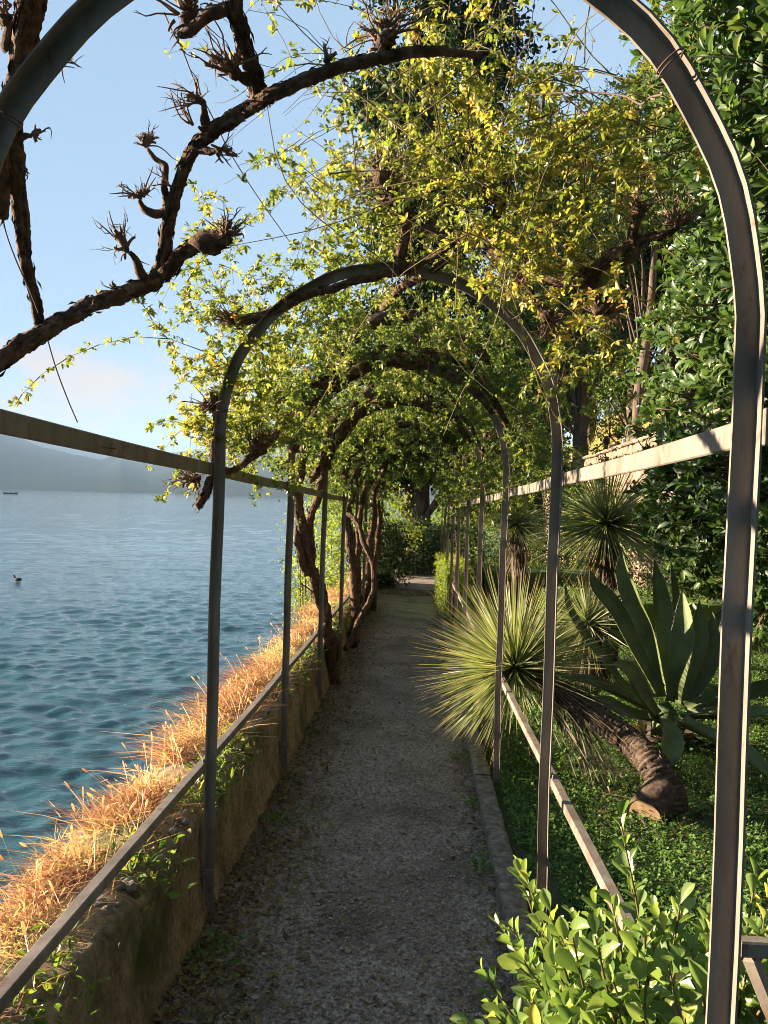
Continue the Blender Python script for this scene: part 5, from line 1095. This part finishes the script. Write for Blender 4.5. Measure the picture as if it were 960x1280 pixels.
# ------------------------------------------------------------------ retaining wall, terrace, people
def retaining_wall():
    root = thing('retaining_wall', 'old sunlit stone retaining wall between the garden bed and the hillside', 'wall', (4.6, 16, 0)); o = (4.6, 16, 0)
    ys = np.linspace(2, 33, 120); hs = np.linspace(-.3, 3.28, 16)
    Y, H = np.meshgrid(ys, hs, indexing='ij'); p_ = np.stack([4.5 + 0 * Y + .05 * (1 - H / 3.3), Y, H + G(Y)], -1).reshape(-1, 3); p_[:, 0] += (fbm(p_, 2, 3, 4) - .5) * .05
    top = np.stack([4.95 + 0 * ys, ys, 3.28 + G(ys)], -1); b2 = np.stack([4.95 + 0 * ys, ys, 2.4 + G(ys)], -1)
    V = np.concatenate([p_.reshape(120, 16, 3), top[:, None], b2[:, None]], 1); g = Geo(); g.add(V.reshape(-1, 3), grid_faces(120, 18)); obj('wall_body', g, M_mortar, root, o)
    var = []
    for i in range(5):
        g = Geo(); bbox(g, (-.5, -.5, -.5), (.5, .5, .5), .16, .2 + .15 * i, .06); me = g.mesh('stone', smooth=False); me.materials.append(M_stone); var.append(me)
    r2 = np.random.default_rng(4); recs = []
    h = 0.0
    while h < 3.2:
        hh = r2.uniform(.14, .26); y = 7.5 + r2.uniform(-.3, 0)
        while y < 27:
            L = r2.uniform(.18, .52); recs.append((y + L / 2, h + hh / 2, L, hh)); y += L
        h += hh
    recs = np.array(recs); px, py, z = PX(np.stack([4.5 + 0 * recs[:, 0], recs[:, 0], recs[:, 1] + G(recs[:, 0])], -1))
    score = np.abs(px - 745) + .6 * np.abs(py - 610); idx = np.argsort(score); g = Geo()
    for n_, i in enumerate(idx):
        y, hc, L, hh = recs[i]; x_ = 4.5 + .05 * (1 - hc / 3.3); dep = .10 + r2.uniform(0, .05)
        if n_ < 300:
            s = link('stone', var[i % 5], None, root); s.location = (x_ - o[0], y - o[1], hc + gy(y) - o[2]); s.scale = (dep, L - .025, hh - .022); s.rotation_euler = (r2.normal(0, .03), r2.normal(0, .04), r2.normal(0, .03))
        else: bbox(g, (x_ - dep / 2, y - L / 2 + .012, hc - hh / 2 + .011 + gy(y)), (x_ + dep / 2, y + L / 2 - .012, hc + hh / 2 - .011 + gy(y)), .02, r2.random(), .008)
    obj('masonry', g, M_stone, root, o, smooth=False, kind='stuff')
    y = 2.5
    while y < 32:
        L = r2.uniform(.7, 1.0); g = Geo(); bbox(g, (4.38, y, 3.285 + gy(y)), (5.0, y + L - .012, 3.36 + gy(y)), .02, r2.random(), .008); obj('coping_stone', g, M_stone, root, o, smooth=False); y += L
retaining_wall()
def person(label, seat, face, top, hairlong, lean=0.0):
    """a seated figure grown from one skeleton; seat = hip point, face = heading"""
    root = thing('person', label, 'person', seat); o = np.array(seat, float)
    fx = np.array([math.cos(face), math.sin(face), 0]); sx = np.array([-fx[1], fx[0], 0]); up = UPV
    def q(a, b_, c): return tuple(fx * a + sx * b_ + up * c)
    J = [(q(0, 0, .10), .15), (q(-.02 + lean * .3, 0, .30), .125), (q(-.01 + lean * .7, 0, .48), .145), (q(lean, 0, .60), .06), (q(lean + .02, 0, .68), .05)]
    E = [(0, 1), (1, 2), (2, 3), (3, 4)]
    for s in (-1, 1):
        k = len(J); J += [(q(lean * .9, .17 * s, .53), .06), (q(.10 + lean * .5, .24 * s, .30), .045), (q(.30, .15 * s, .24), .035), (q(.38, .11 * s, .25), .03)]; E += [(2, k), (k, k + 1), (k + 1, k + 2), (k + 2, k + 3)]
        k = len(J); J += [(q(.06, .10 * s, .08), .085), (q(.42, .13 * s, .30), .065), (q(.50, .12 * s, -.02), .05), (q(.53, .12 * s, -.12), .042), (q(.64, .13 * s, -.13), .035)]; E += [(0, k), (k, k + 1), (k + 1, k + 2), (k + 2, k + 3), (k + 3, k + 4)]
    me = bpy.data.meshes.new('body'); me.from_pydata([j[0] for j in J], E, []); ob = link('body', me, top, root)
    m = ob.modifiers.new('skin', 'SKIN'); 
    for i, j in enumerate(J): me.skin_vertices[0].data[i].radius = (j[1], j[1])
    me.skin_vertices[0].data[0].use_root = True; m.use_smooth_shade = True
    s = ob.modifiers.new('sub', 'SUBSURF'); s.levels = s.render_levels = 2
    c = np.array(q(lean + .04, 0, .82)); g = Geo(); blob(g, c, (.085, .075, .112), .04, 1, 1, 14, 18)
    blob(g, c + fx * .085 - up * .01, (.02, .014, .022), .1, 1, 2, 6, 8)
    for sgn in (-1, 1): blob(g, c + sx * .075 * sgn - up * .005, (.018, .01, .028), .1, 1, 3, 6, 8)
    hd = obj('head', g, M_skin, root)
    for sgn in (-1, 1):
        g = Geo(); blob(g, c + fx * .078 + sx * .03 * sgn + up * .018, (.008, .012, .008), .0, 1, 1, 6, 8); obj('eye', g, M_black, hd)
    g = Geo(); blob(g, c + fx * .078 - up * .055, (.01, .024, .007), .0, 1, 1, 6, 8); obj('mouth', g, M_brown, hd)
    g = Geo(); blob(g, c - fx * .022 + up * .03, (.098, .092, .108), .10, 1, 4, 14, 18)
    if hairlong: blob(g, c - fx * .07 - up * .10, (.055, .085, .16), .12, 1, 5, 12, 14)
    obj('hair', g, M_hair, hd)
    for sgn in (-1, 1):                 # hands closed on the knees
        hc = np.array(q(.40, .11 * sgn, .265)); g = Geo(); blob(g, hc, (.045, .035, .018), .08, 1, 1, 8, 10)
        for f_ in range(4): tube(g, [hc + fx * .03 + sx * (.024 - .016 * f_), hc + fx * (.062 + .006 * (f_ in (1, 2))) + sx * (.024 - .016 * f_) + up * .004, hc + fx * .078 + sx * (.022 - .015 * f_) - up * .022], [.009, .008, .006], 6, 6)
        tube(g, [hc + sx * .03 * -sgn, hc + fx * .025 - sx * .052 * sgn, hc + fx * .045 - sx * .05 * sgn - up * .01], [.010, .009, .007], 6, 6); obj('hand', g, M_skin, root)
    return root
def seat_block(label, p_, size):
    g = Geo(); bbox(g, (p_[0] - size[0], p_[1] - size[1], p_[2] - size[2]), (p_[0] + size[0], p_[1] + size[1], p_[2]), .03, .5, .015); tag(obj('stone_block', g, M_stone, smooth=False), label, 'block', 'stone seats on the terrace')
def hz(x, y): return float(hill_z(np.array([x]), np.array([y]), np.array([[x, y, 0.0]]))[0])
pa = P(757, 575, 19.0); pb = P(771, 572, 19.3)
for p_, lab, mt, hl, ln, hh, sl_ in ((pa, 'person in dark brown clothes sitting low behind the wall coping, nearer the trunk', M_brown, True, .05, .28, 'grey stone block under the person in brown'), (pb, 'black clad person with dark hair sitting higher on the terrace behind the wall', M_black, False, .08, .32, 'pale stone block under the person in black')):
    x_ = max(p_[0], 5.25); y_ = x_ / p_[0] * p_[1]; zz = hz(x_, y_); s = (x_, y_, zz + hh - .02)
    seat_block(sl_, (x_, y_, zz + hh - .0), (.22, .24, hh + .05)); person(lab, (x_, y_, zz + hh - .04), R(70), mt, hl, ln)
g = Geo(); q = P(780, 556, 18.4); bbox(g, (q[0] - .035, q[1] - .035, 2.9 + gy(18)), (q[0] + .035, q[1] + .035, 3.62 + gy(18)), .012); tag(obj('marker_post', g, M_white), 'short white post on the terrace in front of the person in black', 'post')

def meadow():
    g = Geo(); n = 9000; y = rng.uniform(17, 42, n); x = 5.4 + 16 * rng.random(n); p_ = np.stack([x, y, 0 * x], -1); p_[:, 2] = hill_z(x, y, p_)
    keep = fbm(p_, .5, 3, 3) > .36; p_ = p_[keep]; n = len(p_); H = rng.uniform(.18, .42, n)
    blades(g, p_, np.stack([rng.normal(0, .2, n) * H, rng.normal(0, .2, n) * H, H], -1), rand_dir(n) * .12, .028, 3); tag(obj('dry_meadow', g, M_meadow, kind='stuff'), 'dry golden grass on the slope above the stone wall', 'grass')
meadow()

# ------------------------------------------------------------------ trees
def tree(name, label, foot, H, trunk_r, lobes, n, leaf, mat, seed, aspect=.55, clump=.20, lean=(0, 0), bare=.3, group='trees behind the pergola', drop=0.0, nlimb=40):
    foot = np.array(foot, float); root = thing(name, label, 'tree', foot, group); o = tuple(foot); r2 = np.random.default_rng(seed)
    top = foot + [lean[0], lean[1], H]; g = Geo()
    tr = tube(g, [foot - [0, 0, .4], foot + [0, 0, H * .15], foot * .5 + top * .5 + [r2.normal(0, .1), r2.normal(0, .1), 0], top], [trunk_r * 1.15, trunk_r, trunk_r * .6, trunk_r * .12], 50, 14, .18, .25, seed)
    C, Rr, Dd = [], [], []
    tot = sum(np.prod(l[1]) ** (2 / 3) for l in lobes)
    for c, r in lobes:
        c = foot + np.array(c, float); r = np.array(r, float); k = int(max(14, 150 * np.prod(r) ** (2 / 3) / tot))
        d = rand_dir(k, r2); q = c + d * r * (.35 + .65 * r2.random((k, 1)) ** .5); C.append(q); Rr.append(np.repeat((r.mean() * clump) * r2.uniform(.7, 1.4, k)[:, None], 3, 1)); Dd.append(d)
    C, Rr, Dd = map(np.concatenate, (C, Rr, Dd))
    for i in r2.choice(len(C), min(nlimb, len(C)), replace=False):
        hgt = np.clip((C[i][2] - foot[2]) / H * .85 - .05, .17, .92); b_ = np.array([np.interp(hgt, np.linspace(0, 1, len(tr)), tr[:, k]) for k in range(3)])
        tube(g, [b_, b_ * .5 + C[i] * .5 + [0, 0, .12 * np.linalg.norm(C[i] - b_) * (1 if not drop else .3)], C[i]], [trunk_r * .28 * (1.15 - hgt), trunk_r * .16, .015], 9, 5, .15, .3, int(i))
    obj('trunk', g, M_trunk, root, o)
    i = r2.integers(0, len(C), n); off = r2.normal(0, 1, (n, 3)) * [1, 1, .72]; p_ = C[i] + off * Rr[i] * .62; p_[:, 2] -= drop * np.abs(off[:, 0]) * Rr[i, 0]
    L = leaf * r2.uniform(.6, 1.35, n); hv = np.clip(.45 + .9 * (fbm(C, .8, 3, seed) - .5) + r2.normal(0, .10, len(C)), 0, 1)
    g = Geo(); leaves(g, p_, rand_dir(n, r2) + nrm(off) * .5 - [0, 0, .2 + drop], rand_dir(n, r2) + nrm(off) * .6 + [0, 0, .4], L, L * aspect, 'small', np.clip(hv[i] + r2.normal(0, .12, n), 0, 1)); obj('crown', g, mat, root, o, kind='stuff')
    return root
def foot_at(px, d, z=None):
    p_ = P(px, 650, d); x_, y_ = p_[0], p_[1]; return (x_, y_, (hz(x_, y_) if x_ > 4.72 else gy(y_)) if z is None else z)
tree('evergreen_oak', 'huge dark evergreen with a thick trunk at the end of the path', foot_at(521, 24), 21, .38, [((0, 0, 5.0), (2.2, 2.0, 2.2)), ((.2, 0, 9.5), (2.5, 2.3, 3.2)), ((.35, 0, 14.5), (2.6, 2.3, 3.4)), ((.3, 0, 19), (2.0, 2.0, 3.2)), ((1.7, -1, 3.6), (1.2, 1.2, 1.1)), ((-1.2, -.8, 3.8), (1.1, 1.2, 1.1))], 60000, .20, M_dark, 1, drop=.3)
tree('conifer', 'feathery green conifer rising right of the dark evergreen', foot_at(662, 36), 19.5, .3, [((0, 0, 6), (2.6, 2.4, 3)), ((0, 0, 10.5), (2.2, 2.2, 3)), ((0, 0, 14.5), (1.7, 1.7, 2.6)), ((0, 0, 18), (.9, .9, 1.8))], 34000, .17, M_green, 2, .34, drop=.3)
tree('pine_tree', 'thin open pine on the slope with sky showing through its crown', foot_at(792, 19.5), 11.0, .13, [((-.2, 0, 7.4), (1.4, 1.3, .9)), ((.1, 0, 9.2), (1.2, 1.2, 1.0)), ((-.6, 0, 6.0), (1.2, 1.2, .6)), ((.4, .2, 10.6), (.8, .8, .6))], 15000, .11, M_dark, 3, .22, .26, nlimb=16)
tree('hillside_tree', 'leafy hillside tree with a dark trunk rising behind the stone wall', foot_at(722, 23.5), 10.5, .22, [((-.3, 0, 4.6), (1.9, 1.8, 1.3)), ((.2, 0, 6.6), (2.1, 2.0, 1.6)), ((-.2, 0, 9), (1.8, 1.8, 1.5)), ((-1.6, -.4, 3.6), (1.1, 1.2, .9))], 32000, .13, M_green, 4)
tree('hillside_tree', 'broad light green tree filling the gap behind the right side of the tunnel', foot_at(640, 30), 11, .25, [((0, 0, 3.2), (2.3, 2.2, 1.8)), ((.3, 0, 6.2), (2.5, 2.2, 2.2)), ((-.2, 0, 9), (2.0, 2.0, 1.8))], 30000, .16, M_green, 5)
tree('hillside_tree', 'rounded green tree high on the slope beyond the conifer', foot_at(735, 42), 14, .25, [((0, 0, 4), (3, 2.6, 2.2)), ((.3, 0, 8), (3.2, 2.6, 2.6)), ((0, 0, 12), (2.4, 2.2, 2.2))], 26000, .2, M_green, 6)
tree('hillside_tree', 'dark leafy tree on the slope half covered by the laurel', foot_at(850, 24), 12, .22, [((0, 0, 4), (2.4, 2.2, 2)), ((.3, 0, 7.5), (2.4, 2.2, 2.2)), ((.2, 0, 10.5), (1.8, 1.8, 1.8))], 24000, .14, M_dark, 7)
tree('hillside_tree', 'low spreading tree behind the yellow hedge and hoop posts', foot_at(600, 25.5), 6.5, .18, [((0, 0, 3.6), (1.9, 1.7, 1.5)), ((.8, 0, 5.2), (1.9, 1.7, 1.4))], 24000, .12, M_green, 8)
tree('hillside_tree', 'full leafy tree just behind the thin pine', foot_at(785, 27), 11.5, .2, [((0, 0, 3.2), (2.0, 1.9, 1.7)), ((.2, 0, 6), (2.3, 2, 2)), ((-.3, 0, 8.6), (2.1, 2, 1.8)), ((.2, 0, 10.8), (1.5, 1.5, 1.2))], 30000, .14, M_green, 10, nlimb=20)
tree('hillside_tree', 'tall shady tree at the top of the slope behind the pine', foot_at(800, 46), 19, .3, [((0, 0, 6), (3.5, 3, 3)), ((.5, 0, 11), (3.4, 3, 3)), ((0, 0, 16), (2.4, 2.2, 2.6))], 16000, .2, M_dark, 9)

for lab, x_, y_, sd in (('unseen dense evergreen added by the path behind the viewpoint to block sky light', 1.8, -6.5, 21), ('unseen tall evergreen added on the lake side behind the viewpoint to cut sky fill', -2.6, -8.5, 22), ('unseen evergreen added at the top of the bank right of the viewpoint to block side light', 6.4, -1.0, 23), ('unseen broad evergreen added on the bank behind the laurel to block light from the right', 7.4, 5.0, 24), ('unseen evergreen added on the terrace beyond the laurel to cut fill from the right', 9.0, 11.0, 25)):
    tree('sky_block_evergreen', lab, (x_, y_, -.3 if x_ < 4.7 else hz(x_, y_)), 12, .3, [((0, 0, 3), (3.2, 2.6, 2.6)), ((.3, 0, 6.5), (3.2, 2.8, 3)), ((0, 0, 10), (2.4, 2.4, 2.6))], 12000, .34, M_dark, sd, group='unseen trees added to block sky fill')  # evergreens out of view, added to block sky fill from behind and right
# ------------------------------------------------------------------ on the lake
def boat(name, label, px, py, L, mat, cabin):
    d = f0 + (px - CX) / F * cr - (py - CY) / F * cu; k = (WATER - CAM[2]) / d[2]; c = CAM + d * k; root = thing(name, label, 'boat', c); 
    t_ = np.linspace(-1, 1, 15); w = .16 * L * (1 - np.abs(t_) ** 2.6) ** .7 + .01; sh = .09 * L + .05 * L * np.abs(t_) ** 2
    V = np.stack([np.stack([t_ * L / 2, -w, sh], -1), np.stack([t_ * L / 2 * .93, -w * .55, 0 * t_ - .03 * L], -1), np.stack([t_ * L / 2 * .93, w * .55, 0 * t_ - .03 * L], -1), np.stack([t_ * L / 2, w, sh], -1), np.stack([t_ * L / 2 * .96, w * .8, sh - .01 * L], -1), np.stack([t_ * L / 2 * .96, -w * .8, sh - .01 * L], -1)], 1)
    g = Geo(); g.add(V.reshape(-1, 3), [grid_faces(15, 6, True)]); h = obj('hull', g, mat, root)
    if cabin:
        g = Geo(); bbox(g, (-.15 * L, -.10 * L, .08 * L), (.18 * L, .10 * L, .22 * L), .02 * L); cb = obj('cabin', g, M_white, root); g = Geo(); bbox(g, (-.152 * L, -.102 * L, .15 * L), (.182 * L, .102 * L, .19 * L), .005 * L); obj('window', g, M_glass, cb)
    else:
        for s in (-.2, .2): g = Geo(); bbox(g, (s * L - .04 * L, -.12 * L, .06 * L), (s * L + .04 * L, .12 * L, .075 * L), .005); obj('bench', g, M_wood, root)
    root.rotation_euler = (0, 0, R(12)); return root, c
bt, c = boat('rowing_boat', 'small dark rowing boat far out on the lake at the left', 13, 617.5, 7.5, M_wood, False)
person('person sitting upright in the far rowing boat', (c[0], c[1], c[2] + .62), R(0), M_black, False)
boat('motor_boat', 'tiny white motor boat on the far lake left of the second hoop post', 213, 618.4, 14, M_white, True)
def duck():
    d = f0 + (22 - CX) / F * cr - (726 - CY) / F * cu; c = CAM + d * ((WATER + .02 - CAM[2]) / d[2]); root = thing('duck', 'dark duck floating on the lake near the left edge', 'duck', c)
    g = Geo(); J = [(-.17, 0, .06, .02), (-.10, 0, .04, .055), (.0, 0, .045, .075), (.09, 0, .055, .06), (.13, 0, .11, .032), (.15, 0, .16, .028), (.17, 0, .185, .036), (.20, 0, .185, .03)]
    tube(g, [j[:3] for j in J], [j[3] for j in J], 40, 14); b_ = obj('body', g, M_feather, root); g = Geo(); tube(g, [(.21, 0, .182), (.25, 0, .172)], [.014, .008], 2, 8); obj('bill', g, M_wood, b_)
    for s in (-1, 1): g = Geo(); blob(g, (-.03, .06 * s, .07), (.10, .022, .045), .1, 1, 1); obj('wing', g, M_feather, root)
    root.rotation_euler = (0, 0, R(165)); root.scale = (.95, .95, .95)
duck()

# ------------------------------------------------------------------ haze over the lake
HAZE = 0.00014
g = Geo(); box(g, (-7300, -300, -25), (7300, 8600, 612))
m = bpy.data.materials.new('haze_air'); m.use_nodes = True; t = m.node_tree; t.nodes.remove(t.nodes['Principled BSDF'])
v = t.nodes.new('ShaderNodeVolumePrincipled'); v.inputs['Color'].default_value = (.50, .73, 1.0, 1); v.inputs['Density'].default_value = HAZE; v.inputs['Anisotropy'].default_value = -0.25
t.links.new(v.outputs[0], t.nodes['Material Output'].inputs['Volume'])
obj('haze', g, m, kind='stuff', smooth=False)
